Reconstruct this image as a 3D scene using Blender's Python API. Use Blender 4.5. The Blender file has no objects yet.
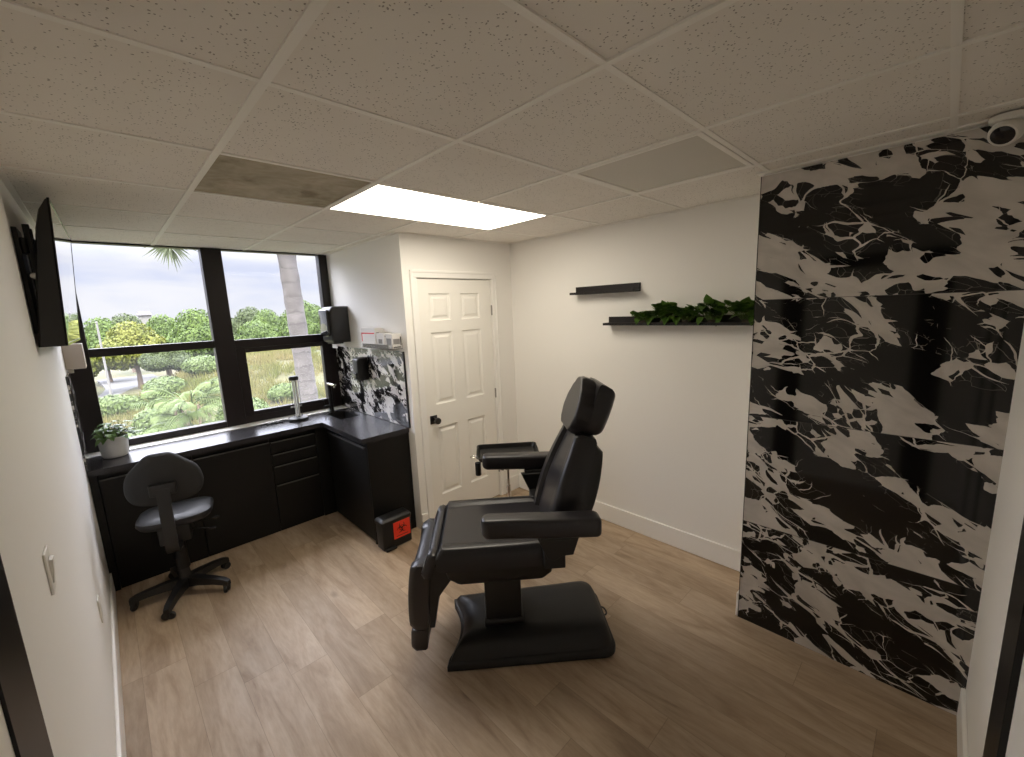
import bpy, bmesh, math, random
from mathutils import Vector, Matrix, noise as mnoise

C = bpy.context.scene.collection
SC = bpy.context.scene
random.seed(11)
PI = math.pi
H = 2.40            # ceiling height

# ------------------------------------------------------------------ node helpers
def new_mat(name):
    m = bpy.data.materials.new(name)
    m.use_nodes = True
    nt = m.node_tree
    nt.nodes.clear()
    out = nt.nodes.new('ShaderNodeOutputMaterial')
    return m, nt, out

def nd(nt, kind, **kw):
    n = nt.nodes.new(kind)
    for k, v in kw.items():
        if k in n.inputs:
            if hasattr(v, 'is_output') or isinstance(v, bpy.types.NodeSocket):
                nt.links.new(v, n.inputs[k])
            else:
                n.inputs[k].default_value = v
        else:
            setattr(n, k, v)
    return n

def math_(nt, op, a, b=None, c=None, clamp=False):
    n = nt.nodes.new('ShaderNodeMath')
    n.operation = op
    n.use_clamp = clamp
    for i, v in enumerate((a, b, c)):
        if v is None:
            continue
        if isinstance(v, bpy.types.NodeSocket):
            nt.links.new(v, n.inputs[i])
        else:
            n.inputs[i].default_value = v
    return n.outputs[0]

def ramp(nt, fac, stops, interp='LINEAR'):
    n = nt.nodes.new('ShaderNodeValToRGB')
    n.color_ramp.interpolation = interp
    els = n.color_ramp.elements
    while len(els) < len(stops):
        els.new(0.5)
    for e, (p, c) in zip(els, stops):
        e.position = p
        e.color = c if len(c) == 4 else (*c, 1)
    nt.links.new(fac, n.inputs[0])
    return n.outputs[0]

def mix(nt, fac, a, b, blend='MIX'):
    n = nt.nodes.new('ShaderNodeMix')
    n.data_type = 'RGBA'
    n.blend_type = blend
    for i, v in ((0, fac), (6, a), (7, b)):
        if isinstance(v, bpy.types.NodeSocket):
            nt.links.new(v, n.inputs[i])
        else:
            n.inputs[i].default_value = v if i == 0 else ((*v, 1) if len(v) == 3 else v)
    return n.outputs[2]

def bsdf(nt, out, **kw):
    p = nd(nt, 'ShaderNodeBsdfPrincipled', **kw)
    nt.links.new(p.outputs[0], out.inputs[0])
    return p

def objco(nt):
    return nt.nodes.new('ShaderNodeTexCoord').outputs['Object']

def c4(c):
    return (*c, 1)

def plain(name, col, rough=0.5, metal=0.0, var=0.0, scale=20, bump=0.0, bscale=200, spec=0.5, coat=0.0):
    m, nt, out = new_mat(name)
    p = bsdf(nt, out, Roughness=rough, Metallic=metal)
    p.inputs['Base Color'].default_value = c4(col)
    p.inputs['Specular IOR Level'].default_value = spec
    p.inputs['Coat Weight'].default_value = coat
    co = objco(nt)
    if var > 0:
        nz = nd(nt, 'ShaderNodeTexNoise', Vector=co, Scale=scale, Detail=4.0)
        a = tuple(max(0, x * (1 - var)) for x in col)
        b = tuple(min(1, x * (1 + var)) for x in col)
        nt.links.new(mix(nt, nz.outputs[0], a, b), p.inputs['Base Color'])
    if bump > 0:
        nb = nd(nt, 'ShaderNodeTexNoise', Vector=co, Scale=bscale, Detail=3.0)
        bp = nd(nt, 'ShaderNodeBump', Strength=bump, Distance=0.002, Height=nb.outputs[0])
        nt.links.new(bp.outputs[0], p.inputs['Normal'])
    return m

M = {}
M['wall'] = plain('wall_paint', (0.885, 0.868, 0.835), 0.6, bump=0.06, bscale=180)
M['trim'] = plain('trim_paint', (0.89, 0.875, 0.845), 0.38)
M['doorpaint'] = plain('door_paint', (0.87, 0.85, 0.80), 0.42, bump=0.03, bscale=90)
M['cab'] = plain('black_laminate', (0.006, 0.0057, 0.0054), 0.45, var=0.2, scale=8, spec=0.3)
M['cabedge'] = plain('black_edge', (0.08, 0.078, 0.072), 0.35)
M['blackmetal'] = plain('black_metal', (0.005, 0.0046, 0.0046), 0.4, spec=0.3)
M['blackplastic'] = plain('black_plastic', (0.008, 0.0075, 0.0075), 0.42, bump=0.03, bscale=300)
M['glossblack'] = plain('gloss_black', (0.012, 0.011, 0.013), 0.12)
M['leather'] = plain('black_vinyl', (0.0125, 0.011, 0.0135), 0.33, bump=0.10, bscale=260, spec=0.5)
M['basecover'] = plain('base_cover', (0.0075, 0.0074, 0.0074), 0.52, bump=0.05, bscale=400, spec=0.4)
M['fabric'] = plain('grey_fabric', (0.015, 0.015, 0.0153), 0.75, bump=0.3, bscale=600)
M['seatvinyl'] = plain('seat_vinyl', (0.02, 0.02, 0.022), 0.46, spec=0.4)
M['chrome'] = plain('chrome', (0.75, 0.72, 0.68), 0.12, metal=1.0)
M['steel'] = plain('steel', (0.35, 0.34, 0.32), 0.3, metal=1.0)
M['bronze'] = plain('window_bronze', (0.013, 0.0085, 0.0085), 0.42, var=0.15, spec=0.35)
M['white_plastic'] = plain('white_plastic', (0.75, 0.73, 0.68), 0.4)
M['beige_plastic'] = plain('beige_plastic', (0.50, 0.44, 0.38), 0.55)
M['ceramic'] = plain('white_ceramic', (0.72, 0.71, 0.69), 0.4)
M['soil'] = plain('soil', (0.03, 0.02, 0.012), 0.95, var=0.5, scale=90)
M['shelfwood'] = plain('dark_shelf_wood', (0.0095, 0.0068, 0.007), 0.5, var=0.25, scale=15, spec=0.3)
M['red'] = plain('red_label', (0.85, 0.045, 0.015), 0.45)
M['ink'] = plain('black_ink', (0.012, 0.01, 0.01), 0.5)
M['inkgrey'] = plain('grey_ink', (0.22, 0.21, 0.21), 0.5)
M['redink'] = plain('red_ink', (0.70, 0.06, 0.06), 0.5)
M['carton'] = plain('white_carton', (0.72, 0.70, 0.68), 0.5)
M['tbar'] = plain('ceiling_bar_paint', (0.92, 0.895, 0.85), 0.5)
M['tube'] = plain('lamp_tube', (0.80, 0.80, 0.78), 0.15)
M['trunkgrey'] = plain('palm_bark', (0.075, 0.067, 0.062), 0.9, var=0.30, scale=4)
M['bark'] = plain('bark', (0.16, 0.12, 0.09), 0.95, var=0.3, scale=3)
M['concrete'] = plain('concrete', (0.12, 0.117, 0.11), 0.85, var=0.1, scale=2)
M['asphalt'] = plain('asphalt', (0.08, 0.08, 0.083), 0.9, var=0.1, scale=1)
def palm_bark():
    m, nt, out = new_mat('palm_bark')
    co = objco(nt)
    sp = nd(nt, 'ShaderNodeSeparateXYZ', Vector=co)
    nz = nd(nt, 'ShaderNodeTexNoise', Vector=co, Scale=4.0, Detail=5.0)
    f = math_(nt, 'FRACT', math_(nt, 'ADD', math_(nt, 'MULTIPLY', sp.outputs[2], 3.1), math_(nt, 'MULTIPLY', nz.outputs[0], 0.9)))
    base = ramp(nt, nz.outputs[0], [(0.3, (0.052, 0.046, 0.043)), (0.7, (0.086, 0.078, 0.073))])
    c = mix(nt, math_(nt, 'MULTIPLY', math_(nt, 'LESS_THAN', f, 0.13), 0.55), base, (0.030, 0.026, 0.023))
    p = bsdf(nt, out, Roughness=0.9)
    nt.links.new(c, p.inputs['Base Color'])
    return m
M['trunkgrey'] = palm_bark()
M['rock'] = plain('pale_rock', (0.16, 0.153, 0.146), 0.9, var=0.15, scale=3)
M['roofgrey'] = plain('far_roof', (0.035, 0.032, 0.034), 0.8)

def leaf_mat(name, a, b, rough=0.45, trans=0.25, scale=3.0):
    m, nt, out = new_mat(name)
    co = objco(nt)
    nz = nd(nt, 'ShaderNodeTexNoise', Vector=co, Scale=scale, Detail=3.0)
    col = ramp(nt, nz.outputs[0], [(0.3, a), (0.7, b)])
    p = nd(nt, 'ShaderNodeBsdfPrincipled', Roughness=rough)
    p.inputs['Specular IOR Level'].default_value = 0.3
    nt.links.new(col, p.inputs['Base Color'])
    t = nd(nt, 'ShaderNodeBsdfTranslucent', Color=col)
    mx = nd(nt, 'ShaderNodeMixShader', Fac=trans)
    nt.links.new(p.outputs[0], mx.inputs[1])
    nt.links.new(t.outputs[0], mx.inputs[2])
    nt.links.new(mx.outputs[0], out.inputs[0])
    return m

M['leaf_tree'] = leaf_mat('tree_leaves', (0.03, 0.056, 0.006), (0.066, 0.105, 0.012), 0.6, 0.3, 0.6)
M['leaf_yellow'] = leaf_mat('yellow_green_leaves', (0.066, 0.082, 0.006), (0.11, 0.115, 0.012), 0.6, 0.3, 0.6)
M['leaf_dark'] = leaf_mat('deep_leaves', (0.026, 0.04, 0.01), (0.046, 0.066, 0.014), 0.6, 0.3, 0.6)
M['leaf_palm'] = leaf_mat('palm_leaves', (0.05, 0.064, 0.03), (0.085, 0.1, 0.052), 0.5, 0.3, 1.0)
M['leaf_bush'] = leaf_mat('bush_leaves', (0.045, 0.072, 0.014), (0.085, 0.12, 0.03), 0.5, 0.3, 1.5)
M['leaf_pothos'] = leaf_mat('pothos_leaves', (0.035, 0.090, 0.012), (0.10, 0.19, 0.03), 0.35, 0.15, 14)
M['leaf_pot'] = leaf_mat('potted_leaves', (0.055, 0.13, 0.025), (0.22, 0.34, 0.12), 0.38, 0.2, 22)
M['tuft'] = leaf_mat('dry_tufts', (0.066, 0.080, 0.013), (0.135, 0.112, 0.044), 0.8, 0.25, 0.35)
M['stem'] = plain('green_stem', (0.10, 0.16, 0.04), 0.6)

def floor_mat():
    m, nt, out = new_mat('oak_planks')
    co = objco(nt)
    sp = nd(nt, 'ShaderNodeSeparateXYZ', Vector=co)
    W, L = 0.183, 1.22
    ix = math_(nt, 'FLOOR', math_(nt, 'DIVIDE', sp.outputs[0], W))
    rnd = nd(nt, 'ShaderNodeTexWhiteNoise', noise_dimensions='1D', W=ix)
    yo = math_(nt, 'ADD', math_(nt, 'DIVIDE', sp.outputs[1], L), math_(nt, 'MULTIPLY', rnd.outputs[0], 7.3))
    iy = math_(nt, 'FLOOR', yo)
    cell = nd(nt, 'ShaderNodeCombineXYZ', X=ix, Y=iy, Z=0.0)
    pr = nd(nt, 'ShaderNodeTexWhiteNoise', noise_dimensions='3D', Vector=cell.outputs[0])
    prs = nd(nt, 'ShaderNodeSeparateColor', Color=pr.outputs[1])
    # grain coordinates: stretched along Y, shifted per plank
    gx = math_(nt, 'ADD', math_(nt, 'MULTIPLY', sp.outputs[0], 1.0), math_(nt, 'MULTIPLY', prs.outputs[0], 9.0))
    gy = math_(nt, 'ADD', math_(nt, 'MULTIPLY', sp.outputs[1], 0.16), math_(nt, 'MULTIPLY', prs.outputs[1], 9.0))
    g = nd(nt, 'ShaderNodeCombineXYZ', X=gx, Y=gy, Z=0.0)
    n1 = nd(nt, 'ShaderNodeTexNoise', Vector=g.outputs[0], Scale=11.0, Detail=6.0, Roughness=0.62, Distortion=1.2)
    n2 = nd(nt, 'ShaderNodeTexNoise', Vector=g.outputs[0], Scale=70.0, Detail=3.0, Roughness=0.6)
    n3 = nd(nt, 'ShaderNodeTexNoise', Vector=g.outputs[0], Scale=3.2, Detail=3.0)
    base = ramp(nt, n1.outputs[0], [(0.28, (0.30, 0.212, 0.14)), (0.50, (0.435, 0.33, 0.23)), (0.72, (0.505, 0.395, 0.285))])
    tint = ramp(nt, prs.outputs[2], [(0.0, (0.80, 0.77, 0.73)), (0.45, (0.96, 0.96, 0.96)), (1.0, (1.08, 1.07, 1.05))])
    c = mix(nt, 1.0, base, tint, 'MULTIPLY')
    fine = ramp(nt, n2.outputs[0], [(0.35, (0.88, 0.87, 0.86)), (0.6, (1.02, 1.02, 1.02))])
    c = mix(nt, 0.8, c, fine, 'MULTIPLY')
    big = ramp(nt, n3.outputs[0], [(0.35, (0.84, 0.82, 0.80)), (0.62, (1.05, 1.05, 1.05))])
    c = mix(nt, 0.8, c, big, 'MULTIPLY')
    # knots
    kx = nd(nt, 'ShaderNodeCombineXYZ', X=gx, Y=math_(nt, 'ADD', math_(nt, 'MULTIPLY', sp.outputs[1], 0.42), math_(nt, 'MULTIPLY', prs.outputs[1], 9.0)), Z=0.0)
    vk = nd(nt, 'ShaderNodeTexVoronoi', Vector=kx.outputs[0], Scale=4.3, Randomness=1.0)
    vks = nd(nt, 'ShaderNodeSeparateColor', Color=vk.outputs['Color'])
    kn = ramp(nt, vk.outputs['Distance'], [(0.02, (1, 1, 1)), (0.10, (0, 0, 0))])
    kk = math_(nt, 'MULTIPLY', kn, math_(nt, 'GREATER_THAN', vks.outputs[0], 0.55))
    c = mix(nt, math_(nt, 'MULTIPLY', kk, 0.65), c, (0.13, 0.085, 0.055))
    # joints
    fx = math_(nt, 'FRACT', math_(nt, 'DIVIDE', sp.outputs[0], W))
    ex = math_(nt, 'MINIMUM', fx, math_(nt, 'SUBTRACT', 1.0, fx))
    fy = math_(nt, 'FRACT', yo)
    ey = math_(nt, 'MINIMUM', fy, math_(nt, 'SUBTRACT', 1.0, fy))
    j = math_(nt, 'MAXIMUM', math_(nt, 'LESS_THAN', ex, 0.006), math_(nt, 'LESS_THAN', ey, 0.0012))
    c = mix(nt, math_(nt, 'MULTIPLY', j, 0.45), c, (0.12, 0.08, 0.05))
    p = bsdf(nt, out)
    nt.links.new(c, p.inputs['Base Color'])
    r = ramp(nt, n1.outputs[0], [(0.3, (0.50, 0.50, 0.50)), (0.7, (0.40, 0.40, 0.40))])
    nt.links.new(r, p.inputs['Roughness'])
    p.inputs['Specular IOR Level'].default_value = 0.4
    hgt = math_(nt, 'SUBTRACT', math_(nt, 'MULTIPLY', n2.outputs[0], 0.3), j)
    bp = nd(nt, 'ShaderNodeBump', Strength=0.12, Distance=0.002, Height=hgt)
    nt.links.new(bp.outputs[0], p.inputs['Normal'])
    return m
M['floor'] = floor_mat()

def tile_mat():
    m, nt, out = new_mat('fissured_ceiling_tile')
    co = objco(nt)
    dis = nd(nt, 'ShaderNodeTexNoise', Vector=co, Scale=60.0, Detail=2.0)
    wv = nd(nt, 'ShaderNodeVectorMath', operation='MULTIPLY_ADD')
    nt.links.new(dis.outputs[1], wv.inputs[0]); wv.inputs[1].default_value = (0.012, 0.012, 0.0); nt.links.new(co, wv.inputs[2])
    v = nd(nt, 'ShaderNodeTexVoronoi', Vector=wv.outputs[0], Scale=120.0)
    vs = nd(nt, 'ShaderNodeSeparateColor', Color=v.outputs['Color'])
    clus = nd(nt, 'ShaderNodeTexNoise', Vector=co, Scale=14.0, Detail=3.0)
    thr = math_(nt, 'MULTIPLY', math_(nt, 'GREATER_THAN', math_(nt, 'ADD', vs.outputs[0], math_(nt, 'MULTIPLY', clus.outputs[0], 1.3)), 1.34), 0.27)
    hole = math_(nt, 'LESS_THAN', v.outputs['Distance'], thr)
    tone = nd(nt, 'ShaderNodeTexNoise', Vector=co, Scale=2.2, Detail=3.0)
    base = ramp(nt, tone.outputs[0], [(0.3, (0.84, 0.80, 0.75)), (0.7, (0.885, 0.85, 0.80))])
    c = mix(nt, math_(nt, 'MULTIPLY', hole, 0.62), base, (0.10, 0.075, 0.055))
    p = bsdf(nt, out, Roughness=0.9)
    nt.links.new(c, p.inputs['Base Color'])
    p.inputs['Specular IOR Level'].default_value = 0.1
    fine = nd(nt, 'ShaderNodeTexNoise', Vector=co, Scale=250.0, Detail=2.0)
    hh = math_(nt, 'SUBTRACT', math_(nt, 'MULTIPLY', fine.outputs[0], 0.25), hole)
    bp = nd(nt, 'ShaderNodeBump', Strength=0.4, Distance=0.003, Height=hh)
    nt.links.new(bp.outputs[0], p.inputs['Normal'])
    return m
M['tile'] = tile_mat()

def stain_mat():
    m, nt, out = new_mat('water_stained_tile')
    co = objco(nt)
    n1 = nd(nt, 'ShaderNodeTexNoise', Vector=co, Scale=5.0, Detail=5.0, Roughness=0.6, Distortion=0.8)
    n2 = nd(nt, 'ShaderNodeTexNoise', Vector=co, Scale=22.0, Detail=4.0)
    base = ramp(nt, n1.outputs[0], [(0.28, (0.21, 0.175, 0.12)), (0.42, (0.38, 0.335, 0.25)), (0.56, (0.47, 0.42, 0.33)), (0.75, (0.56, 0.51, 0.42))])
    c = mix(nt, 0.4, base, ramp(nt, n2.outputs[0], [(0.3, (0.7, 0.66, 0.6)), (0.7, (1.05, 1.05, 1.05))]), 'MULTIPLY')
    p = bsdf(nt, out, Roughness=0.85)
    nt.links.new(c, p.inputs['Base Color'])
    return m
M['stain'] = stain_mat()
M['ventpanel'] = plain('smooth_ceiling_panel', (0.66, 0.63, 0.57), 0.55, var=0.05, scale=3)

def marble_mat(name, white, k=1.0, black=(0.006, 0.0055, 0.005), seam=True, thr=0.535):
    m, nt, out = new_mat(name)
    co = objco(nt)
    sp = nd(nt, 'ShaderNodeSeparateXYZ', Vector=co)
    y = math_(nt, 'MULTIPLY', sp.outputs[1], -1.0)
    z = sp.outputs[2]
    slab = math_(nt, 'FLOOR', math_(nt, 'DIVIDE', z, 0.6)) if seam else math_(nt, 'MULTIPLY', z, 0.0)
    along = math_(nt, 'SUBTRACT', math_(nt, 'MULTIPLY', y, 0.90), math_(nt, 'MULTIPLY', z, 0.44))
    acr = math_(nt, 'ADD', math_(nt, 'MULTIPLY', y, 0.44), math_(nt, 'MULTIPLY', z, 0.90))
    q = nd(nt, 'ShaderNodeCombineXYZ', X=math_(nt, 'MULTIPLY', along, k), Y=math_(nt, 'MULTIPLY', acr, 1.9 * k), Z=math_(nt, 'MULTIPLY', slab, 3.71))
    w1 = nd(nt, 'ShaderNodeTexNoise', Vector=q.outputs[0], Scale=2.3, Detail=2.0)
    wv = nd(nt, 'ShaderNodeVectorMath', operation='MULTIPLY_ADD')
    nt.links.new(w1.outputs[1], wv.inputs[0]); wv.inputs[1].default_value = (0.34, 0.34, 0.0); nt.links.new(q.outputs[0], wv.inputs[2])
    q1 = wv.outputs[0]
    w2 = nd(nt, 'ShaderNodeTexNoise', Vector=q1, Scale=9.0, Detail=3.0)
    wv2 = nd(nt, 'ShaderNodeVectorMath', operation='MULTIPLY_ADD')
    nt.links.new(w2.outputs[1], wv2.inputs[0]); wv2.inputs[1].default_value = (0.07, 0.07, 0.0); nt.links.new(q1, wv2.inputs[2])
    q2 = wv2.outputs[0]
    # angular rock fragments at three sizes; each fragment takes one value of the slow pale/dark field
    def frag(scale):
        v = nd(nt, 'ShaderNodeTexVoronoi', Vector=q2, Scale=scale)
        e = nd(nt, 'ShaderNodeTexVoronoi', Vector=q2, Scale=scale, feature='DISTANCE_TO_EDGE')
        rs = nd(nt, 'ShaderNodeSeparateColor', Color=v.outputs['Color'])
        f = nd(nt, 'ShaderNodeTexNoise', Vector=v.outputs['Position'], Scale=3.6, Detail=3.0, Roughness=0.6)
        return f.outputs[0], e.outputs['Distance'], rs.outputs[0], rs.outputs[1]
    f1, e1, r1, g1 = frag(4.0)
    f2, e2, r2, g2 = frag(9.0)
    f3, e3, r3, g3 = frag(22.0)
    GT = lambda a_, b_: math_(nt, 'GREATER_THAN', a_, b_)
    LT = lambda a_, b_: math_(nt, 'LESS_THAN', a_, b_)
    MU = lambda a_, b_: math_(nt, 'MULTIPLY', a_, b_)
    MX = lambda a_, b_: math_(nt, 'MAXIMUM', a_, b_)
    A = nd(nt, 'ShaderNodeTexNoise', Vector=q2, Scale=3.6, Detail=3.0, Roughness=0.55)
    a = A.outputs[0]
    big = MU(GT(f1, thr + 0.01), MU(GT(f2, thr - 0.06), GT(r2, 0.22)))
    med = MU(GT(f2, thr + 0.015), GT(g2, 0.30))
    sml = MU(MU(GT(f3, thr - 0.03), GT(r3, 0.64)), GT(a, thr - 0.06))
    cut = MU(GT(g3, 0.80), LT(f2, thr + 0.06))
    wht = MU(MX(MX(big, med), sml), math_(nt, 'SUBTRACT', 1.0, cut))
    vein1 = LT(e1, MU(MX(math_(nt, 'SUBTRACT', a, 0.44), 0.0), 0.22))
    vein2 = LT(e2, MU(MX(math_(nt, 'SUBTRACT', a, thr - 0.06), 0.0), 0.30))
    hair = MU(LT(e3, 0.009), MU(GT(a, thr - 0.06), 0.40))
    allw = MX(MX(wht, MX(vein1, vein2)), hair)
    tone = nd(nt, 'ShaderNodeTexNoise', Vector=q1, Scale=9.0, Detail=4.0)
    wc = ramp(nt, tone.outputs[0], [(0.3, tuple(x * 0.78 for x in white)), (0.65, white)])
    c = mix(nt, allw, black, wc)
    if seam:
        f = math_(nt, 'FRACT', math_(nt, 'DIVIDE', z, 0.6))
        sm = math_(nt, 'LESS_THAN', math_(nt, 'MINIMUM', f, math_(nt, 'SUBTRACT', 1.0, f)), 0.0022)
        c = mix(nt, math_(nt, 'MULTIPLY', sm, 0.8), c, (0.09, 0.085, 0.08))
    p = bsdf(nt, out, Roughness=0.07)
    nt.links.new(c, p.inputs['Base Color'])
    p.inputs['Specular IOR Level'].default_value = 0.5
    return m
M['marble'] = marble_mat('black_white_marble', (0.64, 0.595, 0.55), 0.88, thr=0.525)
M['marble_splash'] = marble_mat('marble_backsplash', (0.72, 0.69, 0.67), 1.7, black=(0.012, 0.011, 0.011), seam=False, thr=0.54)

def counter_mat():
    m, nt, out = new_mat('charcoal_counter')
    co = objco(nt)
    n = nd(nt, 'ShaderNodeTexNoise', Vector=co, Scale=120.0, Detail=3.0)
    p = bsdf(nt, out, Roughness=0.24)
    nt.links.new(ramp(nt, n.outputs[0], [(0.35, (0.022, 0.021, 0.023)), (0.7, (0.040, 0.039, 0.042))]), p.inputs['Base Color'])
    p.inputs['Specular IOR Level'].default_value = 0.32
    return m
M['counter'] = counter_mat()

def glass_mat(name, dust, tint=(1, 1, 1)):
    m, nt, out = new_mat(name)
    co = objco(nt)
    tr = nd(nt, 'ShaderNodeBsdfTransparent'); tr.inputs[0].default_value = c4(tint)
    gl = nd(nt, 'ShaderNodeBsdfGlossy', Roughness=0.02)
    fr = nd(nt, 'ShaderNodeFresnel', IOR=1.13)
    m1 = nd(nt, 'ShaderNodeMixShader', Fac=fr.outputs[0])
    nt.links.new(tr.outputs[0], m1.inputs[1]); nt.links.new(gl.outputs[0], m1.inputs[2])
    nz = nd(nt, 'ShaderNodeTexNoise', Vector=co, Scale=3.0, Detail=5.0, Roughness=0.6)
    f = ramp(nt, nz.outputs[0], [(0.25, (dust * 0.5,) * 3), (0.75, (dust * 1.4,) * 3)])
    df = nd(nt, 'ShaderNodeBsdfTranslucent'); df.inputs[0].default_value = (0.95, 0.95, 0.95, 1)
    m2 = nd(nt, 'ShaderNodeMixShader', Fac=f)
    nt.links.new(m1.outputs[0], m2.inputs[1]); nt.links.new(df.outputs[0], m2.inputs[2])
    nt.links.new(m2.outputs[0], out.inputs[0])
    return m
M['glass'] = glass_mat('window_glass', 0.006)
M['glass_dusty'] = glass_mat('dusty_window_glass', 0.016)
M['acrylic'] = glass_mat('clear_acrylic', 0.10)
M['smoke'] = plain('smoked_plastic', (0.03, 0.03, 0.03), 0.06, coat=0.5)
M['screen'] = plain('screen_glass', (0.004, 0.004, 0.005), 0.02, spec=0.9, coat=1.0)

def emit_mat(name, col, s):
    m, nt, out = new_mat(name)
    e = nd(nt, 'ShaderNodeEmission', Strength=s)
    e.inputs[0].default_value = c4(col)
    nt.links.new(e.outputs[0], out.inputs[0])
    return m
M['lightpanel'] = emit_mat('lit_diffuser', (1.0, 0.905, 0.75), 7.4)

def ground_mat():
    m, nt, out = new_mat('dry_grass')
    co = objco(nt)
    n = nd(nt, 'ShaderNodeTexNoise', Vector=co, Scale=0.22, Detail=6.0, Roughness=0.65)
    n2 = nd(nt, 'ShaderNodeTexNoise', Vector=co, Scale=1.6, Detail=8.0, Roughness=0.75)
    c = ramp(nt, n.outputs[0], [(0.32, (0.022, 0.028, 0.005)), (0.46, (0.036, 0.037, 0.009)), (0.58, (0.046, 0.041, 0.014)), (0.75, (0.055, 0.044, 0.023))])
    c = mix(nt, 0.6, c, ramp(nt, n2.outputs[0], [(0.35, (0.45, 0.5, 0.35)), (0.65, (1.25, 1.2, 1.15))]), 'MULTIPLY')
    p = bsdf(nt, out, Roughness=0.95)
    nt.links.new(c, p.inputs['Base Color'])
    return m
M['ground'] = ground_mat()

# ------------------------------------------------------------------ mesh helpers
def obj(name, bm, mat, parent=None, smooth=None):
    me = bpy.data.meshes.new(name)
    bmesh.ops.recalc_face_normals(bm, faces=bm.faces[:])
    bm.to_mesh(me)
    bm.free()
    mats = mat if isinstance(mat, (list, tuple)) else [mat]
    for k in mats:
        me.materials.append(M[k] if isinstance(k, str) else k)
    if smooth is not None:
        for p in me.polygons:
            p.use_smooth = True
        me.set_sharp_from_angle(angle=math.radians(smooth))
    o = bpy.data.objects.new(name, me)
    C.objects.link(o)
    if parent is not None:
        o.parent = parent
    return o

def empty(name, loc=(0, 0, 0), rz=0.0):
    o = bpy.data.objects.new(name, None)
    C.objects.link(o)
    o.location = loc
    o.rotation_euler = (0, 0, rz)
    o.empty_display_size = 0.1
    return o

def tag(o, label, cat, group=None, kind=None):
    o['label'] = label
    o['category'] = cat
    if group:
        o['group'] = group
    if kind:
        o['kind'] = kind
    return o

def struct(o, label=None):
    o['kind'] = 'structure'
    if label:
        o['label'] = label
    return o

def box(bm, x0, x1, y0, y1, z0, z1, bev=0.0, seg=2, mat=0, mtx=None):
    vs = [bm.verts.new((x, y, z)) for x in (x0, x1) for y in (y0, y1) for z in (z0, z1)]
    idx = [(0, 1, 3, 2), (4, 6, 7, 5), (0, 4, 5, 1), (2, 3, 7, 6), (0, 2, 6, 4), (1, 5, 7, 3)]
    fs = [bm.faces.new([vs[i] for i in f]) for f in idx]
    for f in fs:
        f.material_index = mat
    bmesh.ops.recalc_face_normals(bm, faces=fs)
    geom = vs
    if bev > 0:
        es = list({e for f in fs for e in f.edges})
        r = bmesh.ops.bevel(bm, geom=es, offset=bev, segments=seg, profile=0.5, affect='EDGES')
        for f in r['faces']:
            f.material_index = mat
        geom = list({v for f in r['faces'] for v in f.verts} | {v for v in vs if v.is_valid})
    if mtx is not None:
        bmesh.ops.transform(bm, matrix=mtx, verts=[v for v in geom if v.is_valid])
    return bm

def boxbm(*a, **k):
    return box(bmesh.new(), *a, **k)

def prism(bm, outline, depth, mtx=None, bev=0.0, seg=3, mat=0):
    """outline in local XY, extruded 0..depth along local Z; rims rounded by bev."""
    n = len(outline)
    lo = [bm.verts.new((x, y, 0)) for x, y in outline]
    hi = [bm.verts.new((x, y, depth)) for x, y in outline]
    fs = [bm.faces.new(lo[::-1]), bm.faces.new(hi)]
    for i in range(n):
        fs.append(bm.faces.new((lo[i], lo[(i + 1) % n], hi[(i + 1) % n], hi[i])))
    for f in fs:
        f.material_index = mat
    bmesh.ops.recalc_face_normals(bm, faces=fs)
    vv = lo + hi
    if bev > 0:
        es = [e for e in set(fs[0].edges) | set(fs[1].edges)]
        r = bmesh.ops.bevel(bm, geom=es, offset=bev, segments=seg, profile=0.5, affect='EDGES')
        vv = list({v for f in r['faces'] for v in f.verts} | {v for v in vv if v.is_valid})
        for f in r['faces']:
            f.material_index = mat
    if mtx is not None:
        bmesh.ops.transform(bm, matrix=mtx, verts=[v for v in vv if v.is_valid])
    return bm

def rrect(w, h, r, n=6, cx=0, cy=0):
    pts = []
    for sx, sy, a0 in ((1, 1, 0), (-1, 1, 90), (-1, -1, 180), (1, -1, 270)):
        for i in range(n + 1):
            a = math.radians(a0 + 90 * i / n)
            pts.append((cx + sx * (w / 2 - r) + r * math.cos(a), cy + sy * (h / 2 - r) + r * math.sin(a)))
    return pts

def loft(bm, rings, cap=True, closed=True, mat=0):
    R = [[bm.verts.new(p) for p in ring] for ring in rings]
    n = len(rings[0])
    for a, b in zip(R, R[1:]):
        for i in range(n if closed else n - 1):
            f = bm.faces.new((a[i], a[(i + 1) % n], b[(i + 1) % n], b[i]))
            f.material_index = mat
    if cap:
        for rr in (R[0][::-1], R[-1]):
            f = bm.faces.new(rr)
            f.material_index = mat
    return bm

def lathe(bm, prof, n=24, mtx=None, mat=0):
    """prof: list of (r, z); r may be 0 at the ends."""
    rings = []
    for r, z in prof:
        if r < 1e-6:
            rings.append([bm.verts.new((0, 0, z))])
        else:
            rings.append([bm.verts.new((r * math.cos(2 * PI * i / n), r * math.sin(2 * PI * i / n), z)) for i in range(n)])
    for a, b in zip(rings, rings[1:]):
        for i in range(n):
            j = (i + 1) % n
            if len(a) == 1 and len(b) == 1:
                continue
            if len(a) == 1:
                f = bm.faces.new((a[0], b[j], b[i]))
            elif len(b) == 1:
                f = bm.faces.new((a[i], a[j], b[0]))
            else:
                f = bm.faces.new((a[i], a[j], b[j], b[i]))
            f.material_index = mat
    for rr in (rings[0], rings[-1]):
        if len(rr) > 2:
            f = bm.faces.new(rr)
            f.material_index = mat
    if mtx is not None:
        bmesh.ops.transform(bm, matrix=mtx, verts=[v for rr in rings for v in rr])
    return bm

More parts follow.
